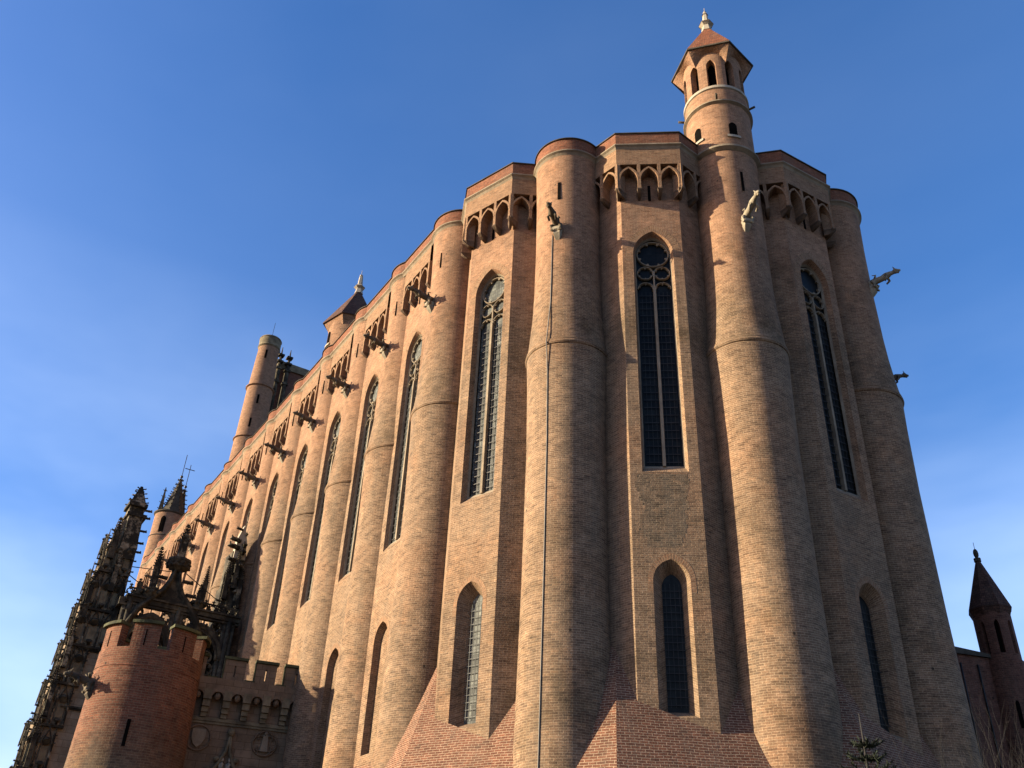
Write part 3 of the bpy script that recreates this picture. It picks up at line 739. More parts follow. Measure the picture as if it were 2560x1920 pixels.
# ---- octagonal-roofed stair turret on the third buttress
def turret(C, zb, open_row=True, rot=0.0, dz=0.0):
    """zb: top of the string course; colonnaded lantern with a tiled hexagonal roof and stone finial"""
    R = 1.80
    t = MB(); t.lathe(C, [(R, zb), (R, zb + 3.35)])
    T = t.build('turret', 'wall', cat)
    def hoop(name, r, z, h, d, mat):
        m = MB(); m.lathe(C, [(r, z), (r + d, z + h * 0.4), (r + d, z + h * 0.75), (r, z + h)]); return m.build(name, mat, T)
    hoop('base_ring', 1.80, zb - 0.36, 0.36, 0.22, 'stone')
    hoop('middle_ring', 1.80, zb + 3.35, 0.22, 0.16, 'stone')
    t2 = MB(); t2.lathe(C, [(1.80, zb + 3.57), (1.78, zb + 4.62)]); t2.build('drum', 'wall', T)
    m = MB(); m.lathe(C, [(1.78, zb + 4.62), (1.86, zb + 4.66), (1.86, zb + 4.84), (1.74, zb + 4.92), (1.2, zb + 4.92)]); m.build('white_sill_ring', 'stonewhite', T)
    # lantern wall with ten pointed openings
    K = Cyl(C, 1.72, rot); per = 2 * PI * 1.72; nO = 10
    z0 = zb + 4.92; z1 = zb + 8.15
    ops = [(per * (i + 0.5) / nO, 0.27, z0 + 0.02, z0 + 1.85, 0.46) for i in range(nO)]
    lw = MB(); wall_strip(lw, K, 0, per, z0, z1, ops, 0, step=0.15)
    for (c, a, zb_, zs, h) in ops:
        ol = outline(a, zb_, zs, h, 7, c); reveal(lw, K, ol, ol, 0, -0.42)
    lw.build('lantern', 'wall', T)
    inn = MB(); inn.lathe(C, [(1.29, z0), (1.29, z1)]); inn.build('lantern_inside', 'void', T)
    # eaves bracket and roof
    ze = zb + 8.05; n = 6; Re = 2.44
    hexa = lambda r, z: [Vector((C[0] + r * math.cos(rot + 2 * PI * k / n), C[1] + r * math.sin(rot + 2 * PI * k / n), z)) for k in range(n)]
    br = MB()
    pa = [hexa(1.95, ze - 1.15), hexa(2.52, ze - 0.08)]
    # corbelled corners: from the round wall out to the hexagon
    m_ = 48
    def hexr(a):
        q = (a - rot) % (PI / 3) - PI / 6; return 1.0 * math.cos(PI / 6) / math.cos(q)
    rows = []
    for j in range(7):
        f = j / 6; row = []
        for k in range(m_ + 1):
            a = rot + 2 * PI * k / m_; H = 2.34 * hexr(a) - 1.725
            rr = 1.725 + H * f; row.append(Vector((C[0] + rr * math.cos(a), C[1] + rr * math.sin(a), ze - 0.05 - (1 - f) * (0.14 + 0.85 * max(0.0, (H - 0.30) / 0.315) ** 1.3))))
        rows.append(row)
    for j in range(6):
        for k in range(m_): br.face([rows[j][k], rows[j][k + 1], rows[j + 1][k + 1], rows[j + 1][k]])
    br.build('eaves_corbelling', 'wall', T)
    ev = MB(); A, B, D = hexa(2.34, ze - 0.06), hexa(Re, ze - 0.03), hexa(Re, ze + 0.07)
    for k in range(n):
        q = (k + 1) % n; ev.face([A[k], A[q], B[q], B[k]]); ev.face([B[k], B[q], D[q], D[k]])
    ev.build('eaves_board', 'coping', T)
    rf = MB(); A, B = hexa(Re, ze + 0.07), hexa(0.30, ze + 3.95)
    for k in range(n):
        q = (k + 1) % n; rf.face([A[k], A[q], B[q], B[k]])
    rf.build('roof', 'tile', T)
    fn = MB(); zf = ze + 3.9
    fn.cone(C, 0.36, 0.26, zf, zf + 0.55, 6, rot); fn.cone(C, 0.26, 0.46, zf + 0.55, zf + 0.72, 6, rot); fn.cone(C, 0.48, 0.40, zf + 0.72, zf + 0.82, 6, rot)
    fn.cone(C, 0.22, 0.15, zf + 0.82, zf + 1.70, 6, rot); fn.cone(C, 0.21, 0.13, zf + 1.70, zf + 1.85, 6, rot); fn.blob((C[0], C[1], zf + 1.95), (0.12, 0.12, 0.14)); fn.tube([(C[0], C[1], zf + 2.0), (C[0], C[1], zf + 2.45)], 0.02, 6)
    fn.build('finial', 'stonewhite', T)
    return T
ZT = 37.95
T3 = turret(C3, ZT, rot=R_(101 - 60))
def arched_opening(parent, C, R, lat_ang, zb, a, h, rise, mat='void', sill=True):
    K = Cyl(C, R, lat_ang); ol = outline(a, zb, zb + h, rise, 7, 0)
    m = MB(); n = len(ol)
    for i in range(n):
        j = (i + 1) % n; m.face([K(0, 0.012, zb + h * 0.6), K(ol[i][0], 0.012, ol[i][1]), K(ol[j][0], 0.012, ol[j][1])])
    o = m.build('opening', mat, parent)
    if sill:
        s = MB()
        for i in range(6):
            s0, s1 = -a * 1.6 + a * 3.2 * i / 6, -a * 1.6 + a * 3.2 * (i + 1) / 6
            s.face([K(s0, 0.08, zb - 0.16), K(s1, 0.08, zb - 0.16), K(s1, 0.08, zb), K(s0, 0.08, zb)]); s.face([K(s0, 0.08, zb), K(s1, 0.08, zb), K(s1, 0, zb), K(s0, 0, zb)]); s.face([K(s0, 0.08, zb - 0.16), K(s1, 0.08, zb - 0.16), K(s1, 0, zb - 0.16), K(s0, 0, zb - 0.16)])
        s.build('sill', 'stonewhite', parent)
# direction from this turret towards the camera
va = math.atan2(-C3[1], -C3[0])
arched_opening(T3, C3, 1.80, va - math.asin(1.13 / 1.8), 38.95, 0.23, 0.75, 0.28)
arched_opening(T3, C3, 1.80, va + math.asin(0.78 / 1.8), 38.75, 0.23, 0.75, 0.28)
sp = MB()
for a in (va + 0.05, va + 1.2, va - 1.25, va + 2.4):
    e = Vector((math.cos(a), math.sin(a), 0)); c = Vector((C3[0], C3[1], ZT + 3.62)); sp.tube([c + e * 1.7, c + e * 2.28], 0.07, 7)
sp.build('water_spouts', 'coping', T3)

# second stair turret, lower, above the nave
CT = (A0[0] + STEP * 3, A0[1])
t = MB(); t.lathe(CT, [(1.78, ZP - 0.1), (1.78, 41.7)]); T2 = t.build('turret', 'wall', cat)
ze = 41.45; n = 6; rot2 = R_(75)
hexa = lambda r, z: [Vector((CT[0] + r * math.cos(rot2 + 2 * PI * k / n), CT[1] + r * math.sin(rot2 + 2 * PI * k / n), z)) for k in range(n)]
br = MB(); A, B = hexa(1.7, ze - 1.0), hexa(2.25, ze)
for k in range(n):
    q = (k + 1) % n; br.face([A[k], A[q], B[q], B[k]])
br.build('eaves_corbelling', 'wall', T2)
rf = MB(); A, B = hexa(2.32, ze), hexa(0.28, ze + 3.45); C_ = hexa(2.32, ze - 0.1)
for k in range(n):
    q = (k + 1) % n; rf.face([A[k], A[q], B[q], B[k]]); rf.face([C_[k], C_[q], A[q], A[k]])
rf.build('roof', 'tiledark', T2)
fn = MB(); zf = ze + 3.4
fn.cone(CT, 0.36, 0.24, zf, zf + 0.5, 6); fn.cone(CT, 0.24, 0.46, zf + 0.5, zf + 0.65, 6); fn.cone(CT, 0.46, 0.38, zf + 0.65, zf + 0.75, 6); fn.cone(CT, 0.22, 0.15, zf + 0.75, zf + 1.75, 6); fn.blob((CT[0], CT[1], zf + 1.85), 0.14)
fn.tube([(CT[0], CT[1], zf + 1.9), (CT[0], CT[1], zf + 2.4)], 0.02, 6); fn.build('finial', 'stonewhite', T2)
arched_opening(T2, CT, 1.80, PI / 2 + 0.02, 39.2, 0.22, 0.9, 0.3)

# ------------------------------------------------------------------ west bell tower far behind
TB = (113.0, -28.0)
bt = thing('bell_tower', 'distant tall brick bell tower with a round corner turret rising over the nave', 'tower', (120, -38, GZ))
s = MB(); s.lathe(TB, [(2.3, GZ), (2.2, 45), (1.95, 59.3)], 48); s.lathe(TB, [(1.9, 59.6), (1.78, 67.6)], 48); s.lathe(TB, [(1.72, 67.9), (1.45, 74.6)], 48)
BS = s.build('corner_turret', 'wall', bt)
h = MB()
for r, z in ((1.9, 59.3), (1.78, 67.6)): h.lathe(TB, [(r, z), (r + 0.22, z + 0.1), (r + 0.22, z + 0.2), (r, z + 0.3)], 48)
h.build('ring', 'wall', BS)
h = MB(); h.lathe(TB, [(1.45, 74.6), (1.62, 74.8), (1.55, 74.95), (1.55, 76.1), (1.62, 76.2), (1.5, 76.4), (0.1, 76.3)], 48); h.build('stone_crown', 'grimy2', BS)
h = MB(); h.tube([(TB[0], TB[1], 76.3), (TB[0], TB[1] - 0.1, 79.6)], 0.03, 5); h.build('lightning_rod', 'iron', BS)
h = MB(); va2 = math.atan2(-TB[1], -TB[0])
for z in (56, 61.5, 65.3, 70.0, 73.0, 51, 46, 42):
    a = va2 - 0.1 + 0.12 * math.sin(z); r = 1.5 if z > 68 else 1.83 if z > 60 else 2.06
    e = Vector((math.cos(a), math.sin(a), 0)); s_ = Vector((-e.y, e.x, 0)); h.box(Vector((TB[0], TB[1], z)) + e * (r + 0.02), (0.1, 0.28, 1.4), (e, s_, Vector((0, 0, 1))))
h.build('slits', 'void', BS)
b = MB(); b.box((121, -41.5, (GZ + 73.6) / 2), (12, 22, 73.6 - GZ)); BB = b.build('body', 'north', bt)
b = MB(); b.box((121, -41.5, 74.2), (12.6, 22.6, 1.2)); b.build('balustrade', 'grimy2', BB)
b = MB()
for y in (-33.4, -38.2, -43.0):
    K_ = Frame((114.93, y), 90); ol = outline(1.1, 55, 68.6, 1.9, 7); b.face([K_(x, 0.02, z) for x, z in ol])
b.build('belfry_opening', 'void', BB)
b = MB()
for y in (-30.3, -31.6):
    b.tube([(114.4, y, 50), (114.4, y, 73.0), (114.4, y, 76.9)], [0.42, 0.34, 0.05], 6)
    for z in (70.8, 73.1, 74.3, 75.4): b.box((114.4, y, z), (0.85, 0.85, 0.3))
b.build('pinnacle', 'grimy', BB)

# ------------------------------------------------------------------ round spired turret at the far end of the nave
TS = (118.1, -21.4)
st = thing('spired_turret', 'small round turret with crocketed stone spires and iron crosses beyond the nave', 'turret', (TS[0], TS[1], GZ))
s = MB(); s.lathe(TS, [(2.15, GZ), (2.02, 40), (1.95, 45.0)], 48); s.lathe(TS, [(1.9, 45.2), (1.88, 48.2)], 48); SS = s.build('shaft', 'wall', st)
h = MB(); h.lathe(TS, [(1.95, 45.0), (2.03, 45.08), (1.9, 45.2)], 48); h.lathe(TS, [(1.88, 48.2), (2.08, 48.35), (2.08, 48.5), (1.6, 48.6), (0.1, 48.6)], 48); h.build('rim', 'coping', SS)
vs = math.atan2(-TS[1], -TS[0])
arched_opening(SS, TS, 1.91, vs - 0.40, 45.4, 0.33, 1.75, 0.5, sill=False)
arched_opening(SS, TS, 1.91, vs + 0.72, 45.4, 0.33, 1.75, 0.5, sill=False)
arched_opening(SS, TS, 2.0, vs + 0.1, 41.6, 0.3, 1.3, 0.5, sill=False)
def spire(parent, c, r, z0, z1, n=8, cro=7, mat='slate', name='spire', cs=0.22):
    m = MB(); m.cone(c, r, 0.06, z0, z1, n, 0.3); k = m
    for j in range(n):
        a = 0.3 + 2 * PI * j / n; e = Vector((math.cos(a), math.sin(a), 0))
        for i in range(cro):
            f = (i + 0.5) / cro; rr = r * (1 - f) + 0.06 * f; zc = z0 + (z1 - z0) * f
            p = Vector((c[0], c[1], zc)) + e * rr
            k.tube([p - e * 0.05, p + e * cs, p + e * cs * 1.1 + Vector((0, 0, cs * 0.5))], [cs * 0.32, cs * 0.3, cs * 0.12], 5)
    return m.build(name, mat, parent)
S1 = spire(st, (TS[0] - 0.2, TS[1] - 0.1), 1.55, 48.55, 53.9, 8, 8)
S2 = spire(st, (TS[0] + 0.8, TS[1] - 1.1), 0.9, 48.55, 53.0, 6, 7)
S3 = spire(st, (TS[0] - 0.3, TS[1] + 1.5), 0.35, 48.5, 52.0, 4, 4, cs=0.16)
cr = MB(); c = Vector((TS[0] - 0.2, TS[1] - 0.1, 53.8)); cr.blob(c + Vector((0, 0, 0.3)), 0.2); cr.tube([c, c + Vector((0, 0, 3.6))], 0.045, 5); cr.build('iron_rod', 'iron', S1)
cr = MB(); c = Vector((TS[0] + 0.8, TS[1] - 1.1, 53.0)); cr.blob(c + Vector((0, 0, 0.3)), 0.2); cr.tube([c, c + Vector((0, 0, 3.6))], 0.045, 5); cr.box(c + Vector((0, 0, 2.9)), (0.08, 1.3, 0.08)); cr.build('iron_cross', 'iron', S2)

# ------------------------------------------------------------------ annex on the right, behind the apse
AX = (57 * math.cos(R_(60.52)), -57 * math.sin(R_(60.52)))     # bearing 28.85 deg
an = thing('annex', 'dark lower brick annex with a conical-roofed turret beside the apse at the right edge', 'building', (AX[0], AX[1], GZ))
s = MB(); s.lathe(AX, [(1.25, GZ), (1.18, 8), (1.06, 15.2)], 40); AS = s.build('turret', 'north', an)
K = Cyl(AX, 0.98, 0.3); per = 2 * PI * 0.98
ops = [(per * (i + 0.5) / 8, 0.13, 15.55, 17.1, 0.3) for i in range(8)]
lw = MB(); wall_strip(lw, K, 0, per, 15.2, 18.0, ops, 0, step=0.12)
for (c, a, zb_, zs, hh) in ops: ol = outline(a, zb_, zs, hh, 6, c); reveal(lw, K, ol, ol, 0, -0.25)
lw.build('lantern', 'north', AS)
inn = MB(); inn.lathe(AX, [(0.72, 15.2), (0.72, 18)], 24); inn.build('lantern_inside', 'void', AS)
rf = MB(); rf.cone(AX, 1.02, 1.17, 17.75, 18.15, 8, 0.2); rf.cone(AX, 1.19, 0.05, 18.15, 21.35, 8, 0.2); rf.build('roof', 'tiledark', AS)
fn = MB(); fn.cone(AX, 0.2, 0.2, 21.1, 21.3, 8); fn.blob((AX[0], AX[1], 21.6), (0.15, 0.15, 0.3)); fn.tube([(AX[0], AX[1], 21.8), (AX[0], AX[1], 22.3)], 0.015, 5); fn.build('finial', 'coping', AS)
def bearing_pt(b, D): a = R_(-(b) + 0) ; th = R_(b + 31.673); return (D * math.cos(th), -D * math.sin(th))
wa, wb = bearing_pt(25.0, 53.5), bearing_pt(28.2, 56.2)
wl = MB()
def slab(mb, a, b, z0, z1a, z1b, t=0.6):
    a, b = Vector(a), Vector(b); d = (b - a).normalized(); q = Vector((-d.y, d.x)) * t
    P = [a, b, b + q, a + q]; zs = [z1a, z1b, z1b, z1a]
    top = [(p.x, p.y, z) for p, z in zip(P, zs)]; bot = [(p.x, p.y, z0) for p in P]
    mb.face(top)
    for i in range(4): j = (i + 1) % 4; mb.face([bot[i], bot[j], top[j], top[i]])
slab(wl, wa, wb, GZ, 15.6, 15.35); WA = wl.build('wall', 'north', an)
cp = MB(); slab(cp, (wa[0] - 0.15, wa[1]), (wb[0] - 0.15, wb[1]), 15.36, 15.85, 15.55, 0.9); cp.build('coping', 'coping', WA)
wc = bearing_pt(34, 60); wl = MB(); slab(wl, bearing_pt(29.2, 57), wc, GZ, 14.2, 14.0); wl.build('wall', 'north', an)
dp_ = MB()
for b_ in (26.75, 27.6):
    p = bearing_pt(b_, 53.2 + (b_ - 25) * 0.8 + 0.3); dp_.tube([(p[0], p[1], 14.9), (p[0] , p[1], 12.5), (p[0], p[1], 6), (p[0], p[1], GZ)], 0.05, 6)
dp_.build('rain_pipe', 'iron', an)
arched_opening(AS, AX, 1.13, math.atan2(-AX[1], -AX[0]) + 0.2, 11.6, 0.10, 1.2, 0.2, sill=False)

# ------------------------------------------------------------------ gate tower (round, lower left)
TG = (48.0, -9.5); RG = 2.45; ZG = 13.05
gt = thing('gate_tower', 'round red brick gate tower with battlements and a dark gargoyle, lower left', 'tower', (TG[0], TG[1], GZ))
zb = 12.05
s = MB(); s.lathe(TG, [(2.75, GZ), (2.62, 5), (2.50, 9), (2.42, zb)], 72, uvr=2.4); GS = s.build('shaft', 'towerred', gt)
s = MB(); s.lathe(TG, [(2.42, zb), (1.9, zb), (1.9, zb - 0.4)], 48); s.build('wall_walk', 'moss', GS)
vg = math.atan2(-TG[1], -TG[0])
def arc_block(mb, C, r0, r1, a0, a1, z0, z1, n=8):
    for i in range(n):
        x0, x1 = a0 + (a1 - a0) * i / n, a0 + (a1 - a0) * (i + 1) / n
        P = lambda r, a, z: Vector((C[0] + r * math.cos(a), C[1] + r * math.sin(a), z))
        u0, u1 = x0 * 2.4, x1 * 2.4
        mb.face([P(r1, x0, z0), P(r1, x1, z0), P(r1, x1, z1), P(r1, x0, z1)], [(u0, z0), (u1, z0), (u1, z1), (u0, z1)])
        mb.face([P(r0, x0, z0), P(r0, x1, z0), P(r0, x1, z1), P(r0, x0, z1)], [(u0, z0), (u1, z0), (u1, z1), (u0, z1)])
        mb.face([P(r0, x0, z1), P(r1, x0, z1), P(r1, x1, z1), P(r0, x1, z1)]); mb.face([P(r0, x0, z0), P(r1, x0, z0), P(r1, x1, z0), P(r0, x1, z0)])
    for a in (a0, a1):
        mb.face([P(r0, a, z0), P(r1, a, z0), P(r1, a, z1), P(r0, a, z1)])
lat = lambda l: vg + math.asin(max(-1, min(1, l / 2.42)))
# merlon edges measured from the picture as lateral offsets (left is negative)
edges = [(-2.35, -1.68), (-1.12, 0.12), (0.66, 1.80)]
# screen left is on the +angle side or the -angle side: u grows away, so left (towards +w) has the larger polar angle complement
sgn = -1
mer = []
for (l0, l1) in edges:
    a0, a1 = vg + math.asin(l0 / 2.42), vg + math.asin(l1 / 2.42)
    mer.append((min(a0, a1), max(a0, a1)))
w_ = mer[1][1] - mer[1][0]
a_l = max(m[1] for m in mer)
for k in range(4):
    mer.append((a_l + 0.26 + k * 0.85, a_l + 0.26 + k * 0.85 + 0.6))
for (a0, a1) in mer:
    s = MB(); arc_block(s, TG, 1.95, 2.42, a0, a1, zb, ZG + 0.1); ml = s.build('merlon', 'towerred', gt)
    s = MB(); arc_block(s, TG, 1.86, 2.60, a0 - 0.02, a1 + 0.02, ZG + 0.1, ZG + 0.24); s.build('coping', 'moss', ml)
    s = MB(); am = (a0 + a1) / 2; e = Vector((math.cos(am), math.sin(am), 0)); s.box(Vector((TG[0], TG[1], 12.5)) + e * 2.40, (0.08, 0.05, 0.75), (e, Vector((-e.y, e.x, 0)), Vector((0, 0, 1)))); s.build('arrow_slit', 'void', ml)
slit(TG, vg + math.asin(-0.12), 2.54, 8.2, 1.15, GS)
s = MB(); s.lathe(TG, [(2.43, 11.15), (2.47, 11.19), (2.43, 11.25)], 60); s.build('drip_course', 'towerred', GS)
gg = gargoyle(gt, TG, vg + math.asin(-0.93), 2.40, 10.45, False, L=1.15, rise=0.16, base='gargdark')

# ------------------------------------------------------------------ crenellated gateway between the tower and the church
UG = 48.5
GF = Frame((UG, -14.7), 90)      # faces the camera (outward = -x); s grows to the right (-y)
gw = thing('gateway', 'crenellated stone gateway with machicolation, carved roundels and ogee arch between round tower and church', 'gate', (UG, -14.7, GZ))
s = MB()
s.box(GF(0.05, -0.55, 12.16), (6.35, 1.0, 0.68), GF.ax()); GWL = s.build('upper_wall', 'ashlar', gw)
zm = 12.5
for c, wd in ((-2.72, 0.8), (-0.80, 1.10), (0.86, 1.10), (2.50, 1.22)):
    s = MB()
    # two cheeks, lintel and base around a cross-shaped loophole
    wv = wd / 2
    s.box(GF(c - wv / 2 - 0.02, -0.55, zm + 0.55), (wv - 0.04, 0.34, 1.1), GF.ax()); s.box(GF(c + wv / 2 + 0.02, -0.55, zm + 0.55), (wv - 0.04, 0.34, 1.1), GF.ax())
    s.box(GF(c, -0.55, zm + 0.96), (0.14, 0.34, 0.28), GF.ax()); s.box(GF(c, -0.55, zm + 0.11), (0.14, 0.34, 0.22), GF.ax())
    ml = s.build('merlon', 'ashlar', gw)
    s = MB(); s.box(GF(c, -0.52, zm + 1.19), (wd + 0.16, 0.50, 0.14), GF.ax()); s.box(GF(c - wd / 2 - 0.04, -0.55, zm + 0.6), (0.06, 0.38, 1.02), GF.ax()); s.build('coping', 'moss', ml)
for c in (-1.85, 0.06, 1.72):
    s = MB(); s.box(GF(c, -0.5, zm + 0.04), (0.55, 0.74, 0.09), GF.ax()); s.build('sill', 'moss', GWL)
GM = Frame((UG, -14.7), 90); GM.dz = 1.5; GL_ = Frame((UG, -14.7), 90); GL_.dz = 1.6
# machicolation: deep brackets, arches between
for i in range(7):
    c = -2.95 + i * 1.02; s = MB()
    for q, (dd, zz, hh) in enumerate(((0.62, 10.14, 0.5), (0.50, 9.72, 0.34), (0.34, 9.42, 0.26), (0.2, 9.18, 0.22))):
        s.box(GM(c, -0.65 + dd / 2 , zz), (0.40 - 0.03 * q, dd, hh - 0.01), GM.ax())
    s.build('bracket', 'grimy2', gw)
s = MB()
for i in range(6):
    c = -2.44 + i * 1.02; s = MB()
    ops = [(c, 0.30, 9.9, 10.0, 0.3)]
    wall_strip(s, GM, c - 0.31, c + 0.31, 9.9, 10.45, ops, -0.049)
    ol = outline(0.30, 9.9, 10.0, 0.3, 6, c); reveal(s, GM, ol, ol, -0.049, -0.64, False)
    s.blob(GM(c, -0.28, 10.12), (0.17, 0.17, 0.2), 6); s.box(GM(c, -0.45, 10.1), (0.2, 0.34, 0.2), GM.ax()); s.face([GM(c - 0.31, -0.64, 8.9), GM(c + 0.31, -0.64, 8.9), GM(c + 0.31, -0.64, 10.4), GM(c - 0.31, -0.64, 10.4)]); s.build('machicolation', 'ashlar', gw)
s = MB(); s.box(GM(0.05, -0.66, 8.98), (6.3, 0.24, 0.16), GM.ax()); s.box(GM(0.05, -0.70, 8.83), (6.2, 0.20, 0.12), GM.ax()); s.build('moulding', 'grimy2', gw)
# lower wall with the big pointed arch
s = MB(); ops = [(-0.35, 2.2, GZ - 1.6, 3.4, 3.0)]
wall_strip(s, GL_, -3.2, 3.05, GZ - 1.6, 10.3, ops, -0.70); ol = outline(2.2, GZ - 1.6, 3.4, 3.0, 10, -0.35); reveal(s, GL_, ol, outline(1.8, GZ - 1.6, 3.4, 2.6, 10, -0.35), -0.70, -1.5, False)
s.box(GL_(-0.1, -1.55, 10.2), (6.2, 0.1, 1.2), GL_.ax())
LW = s.build('lower_wall', 'ashlar', gw)
s = MB()
i4 = outline(2.2, 2.0, 3.4, 3.0, 10, -0.35); o4 = outline(2.42, 2.0, 3.4, 3.32, 10, -0.35)
band(s, GL_, -0.62, i4, o4); reveal(s, GL_, o4, o4, -0.62, -0.70, False); reveal(s, GL_, i4, i4, -0.62, -0.70, False)
s.tube([GL_(-1.3, -0.6, 6.0), GL_(-0.75, -0.55, 6.75), GL_(-0.45, -0.52, 7.4), GL_(-0.35, -0.5, 8.3)], [0.10, 0.10, 0.09, 0.06], 6); s.tube([GL_(0.6, -0.6, 6.0), GL_(0.05, -0.55, 6.75), GL_(-0.25, -0.52, 7.4), GL_(-0.35, -0.5, 8.3)], [0.10, 0.10, 0.09, 0.06], 6)
for f in range(6):
    for sg in (-1, 1):
        s.blob(GL_(-0.35 + sg * (2.3 - f * 0.36), -0.52, 4.4 + f * 0.52), (0.16, 0.16, 0.13), 4)
s.blob(GL_(-0.35, -0.5, 8.35), (0.2, 0.2, 0.22), 5)
s.build('ogee_moulding', 'grimy2', LW)
def roundel(c, zc, lobes, nm, shield):
    m = MB(); ring(m, GL_, (c, zc), 0.62, 0.10, -0.70, -0.60, 32)
    if lobes:
        for k in range(4):
            a = PI / 2 * k + PI / 4 * 0; ring(m, GL_, (c + 0.26 * math.cos(a), zc + 0.26 * math.sin(a)), 0.36, 0.07, -0.70, -0.57, 20, a - 1.9, a + 1.9)
    r = m.build('roundel', 'ashlar', LW)
    m = MB()
    pts = [(c - 0.34, zc + 0.42), (c + 0.34, zc + 0.42), (c + 0.34, zc - 0.02), (c + 0.2, zc - 0.32), (c, zc - 0.48), (c - 0.2, zc - 0.32), (c - 0.34, zc - 0.02)] if shield else \
          [(c - 0.12, zc + 0.42), (c + 0.12, zc + 0.42), (c + 0.15, zc + 0.1), (c + 0.2, zc - 0.4), (c - 0.2, zc - 0.4), (c - 0.15, zc + 0.1)]
    m.face([GL_(x, -0.56, z) for x, z in pts])
    for i in range(len(pts)):
        j = (i + 1) % len(pts); m.face([GL_(pts[i][0], -0.56, pts[i][1]), GL_(pts[j][0], -0.56, pts[j][1]), GL_(pts[j][0], -0.7, pts[j][1]), GL_(pts[i][0], -0.7, pts[i][1])])
    if not shield: m.blob(GL_(c, -0.56, zc + 0.48), 0.1, 5)
    m.build('shield' if shield else 'carved_figure', 'stone', LW)
roundel(-1.95, 7.95, False, 'a', True); roundel(1.45, 8.0, True, 'b', False)
s = MB()
for x in (-0.53, -0.17):
    s.tube([GL_(x, -0.62, 6.15), GL_(x, -0.58, 6.5), GL_(x, -0.58, 6.8), GL_(x, -0.6, 6.9)], [0.17, 0.14, 0.12, 0.05], 8); s.blob(GL_(x, -0.56, 7.0), (0.085, 0.085, 0.11), 5)
    s.tube([GL_(x - 0.11, -0.56, 6.78), GL_(x - 0.1, -0.46, 6.6), GL_(x + 0.05, -0.42, 6.62)], [0.05, 0.045, 0.03], 5)
s.box(GL_(-0.35, -0.6, 6.08), (0.75, 0.24, 0.12), GL_.ax())
s.build('statues', 'stonewhite', LW)
s = MB(); s.box(GL_(2.95, -0.64, 5.0), (0.14, 0.12, 7.4), GL_.ax()); s.box(GL_(2.98, -0.6, 6.2), (0.26, 0.2, 0.14), GL_.ax()); s.build('colonnette', 'stone', LW)
s = MB(); s.box(GL_(-3.12, -0.6, 4.4), (0.12, 0.12, 8.2), GL_.ax()); s.build('rain_pipe', 'iron', gw)
# short return of the gateway running back to the stair
s = MB(); s.box((UG + 3.2, -11.8, (GZ + 10.9) / 2), (5.2, 0.8, 10.9 - GZ)); s.build('return_wall', 'ashlar', gw)

# ------------------------------------------------------------------ flamboyant stone porch behind the gate
po = thing('porch_canopy', 'lacy blackened stone porch with pinnacled corner pier and openwork arches behind the round tower', 'porch', (60, -9, GZ))
def pinnacle(c, z0, h, wd, parent, mat='grimy', name='pinnacle', gab=True, rot=None):
    """square shaft with gablets, crocketed spirelet and finial"""
    rot = PI / 4 if rot is None else rot
    m = MB(); zs = z0 + h * 0.55; cx = (c[0], c[1])
    m.cone(cx, wd * 0.62, wd * 0.58, z0, zs, 4, rot)
    for k in range(4):
        a = rot + PI / 2 * k; e = Vector((math.cos(a), math.sin(a), 0)); p = Vector((c[0], c[1], 0)) + e * wd * 0.6
        m.tube([p + Vector((0, 0, z0)), p + Vector((0, 0, zs)), p + Vector((0, 0, zs + wd * 0.7))], [wd * 0.09, wd * 0.09, 0.01], 4)
        b = rot + PI / 4 + PI / 2 * k; e2 = Vector((math.cos(b), math.sin(b), 0)); t2 = Vector((-e2.y, e2.x, 0)); q = Vector((c[0], c[1], zs)) + e2 * wd * 0.46
        m.face([q - t2 * wd * 0.42, q + t2 * wd * 0.42, q + Vector((0, 0, wd * 0.9)) - e2 * wd * 0.05]); 
        m.face([q - t2 * wd * 0.42 - e2 * wd * .3, q - t2 * wd * 0.42, q + Vector((0, 0, wd * 0.9)), q + Vector((0, 0, wd * 0.9)) - e2 * wd * .3])
        m.face([q + t2 * wd * 0.42 - e2 * wd * .3, q + t2 * wd * 0.42, q + Vector((0, 0, wd * 0.9)), q + Vector((0, 0, wd * 0.9)) - e2 * wd * .3])
    m.cone(cx, wd * 0.74, wd * 0.74, z0, z0 + wd * 0.18, 4, rot)
    m.cone(cx, wd * 0.72, wd * 0.72, zs - wd * 0.1, zs + wd * 0.08, 4, rot)
    m.cone(cx, wd * 0.46, wd * 0.07, zs, z0 + h * 0.95, 4, rot)
    nC = max(2, int(h * 0.45 / (wd * 0.55)))
    for k in range(4):
        a = rot + PI / 2 * k; e = Vector((math.cos(a), math.sin(a), 0))
        for i in range(nC):
            f = (i + 0.6) / nC; rr = wd * (0.46 * (1 - f) + 0.07 * f); p = Vector((c[0], c[1], zs + (z0 + h * 0.95 - zs) * f)) + e * rr
            L = wd * 0.36 * (1.1 - 0.4 * f)
            m.tube([p - e * 0.03, p + e * L, p + e * L * 1.15 + Vector((0, 0, L * 0.5))], [L * 0.34, L * 0.36, L * 0.12], 5)
    for k in range(4):
        a = rot + PI / 2 * k; e = Vector((math.cos(a), math.sin(a), 0)); p = Vector((c[0], c[1], z0 + h * 0.96)); m.tube([p, p + e * wd * 0.24], [wd * 0.1, wd * 0.09], 5)
    m.tube([(c[0], c[1], z0 + h * 0.93), (c[0], c[1], z0 + h)], [wd * 0.09, wd * 0.03], 6)
    return m.build(name, mat, parent)

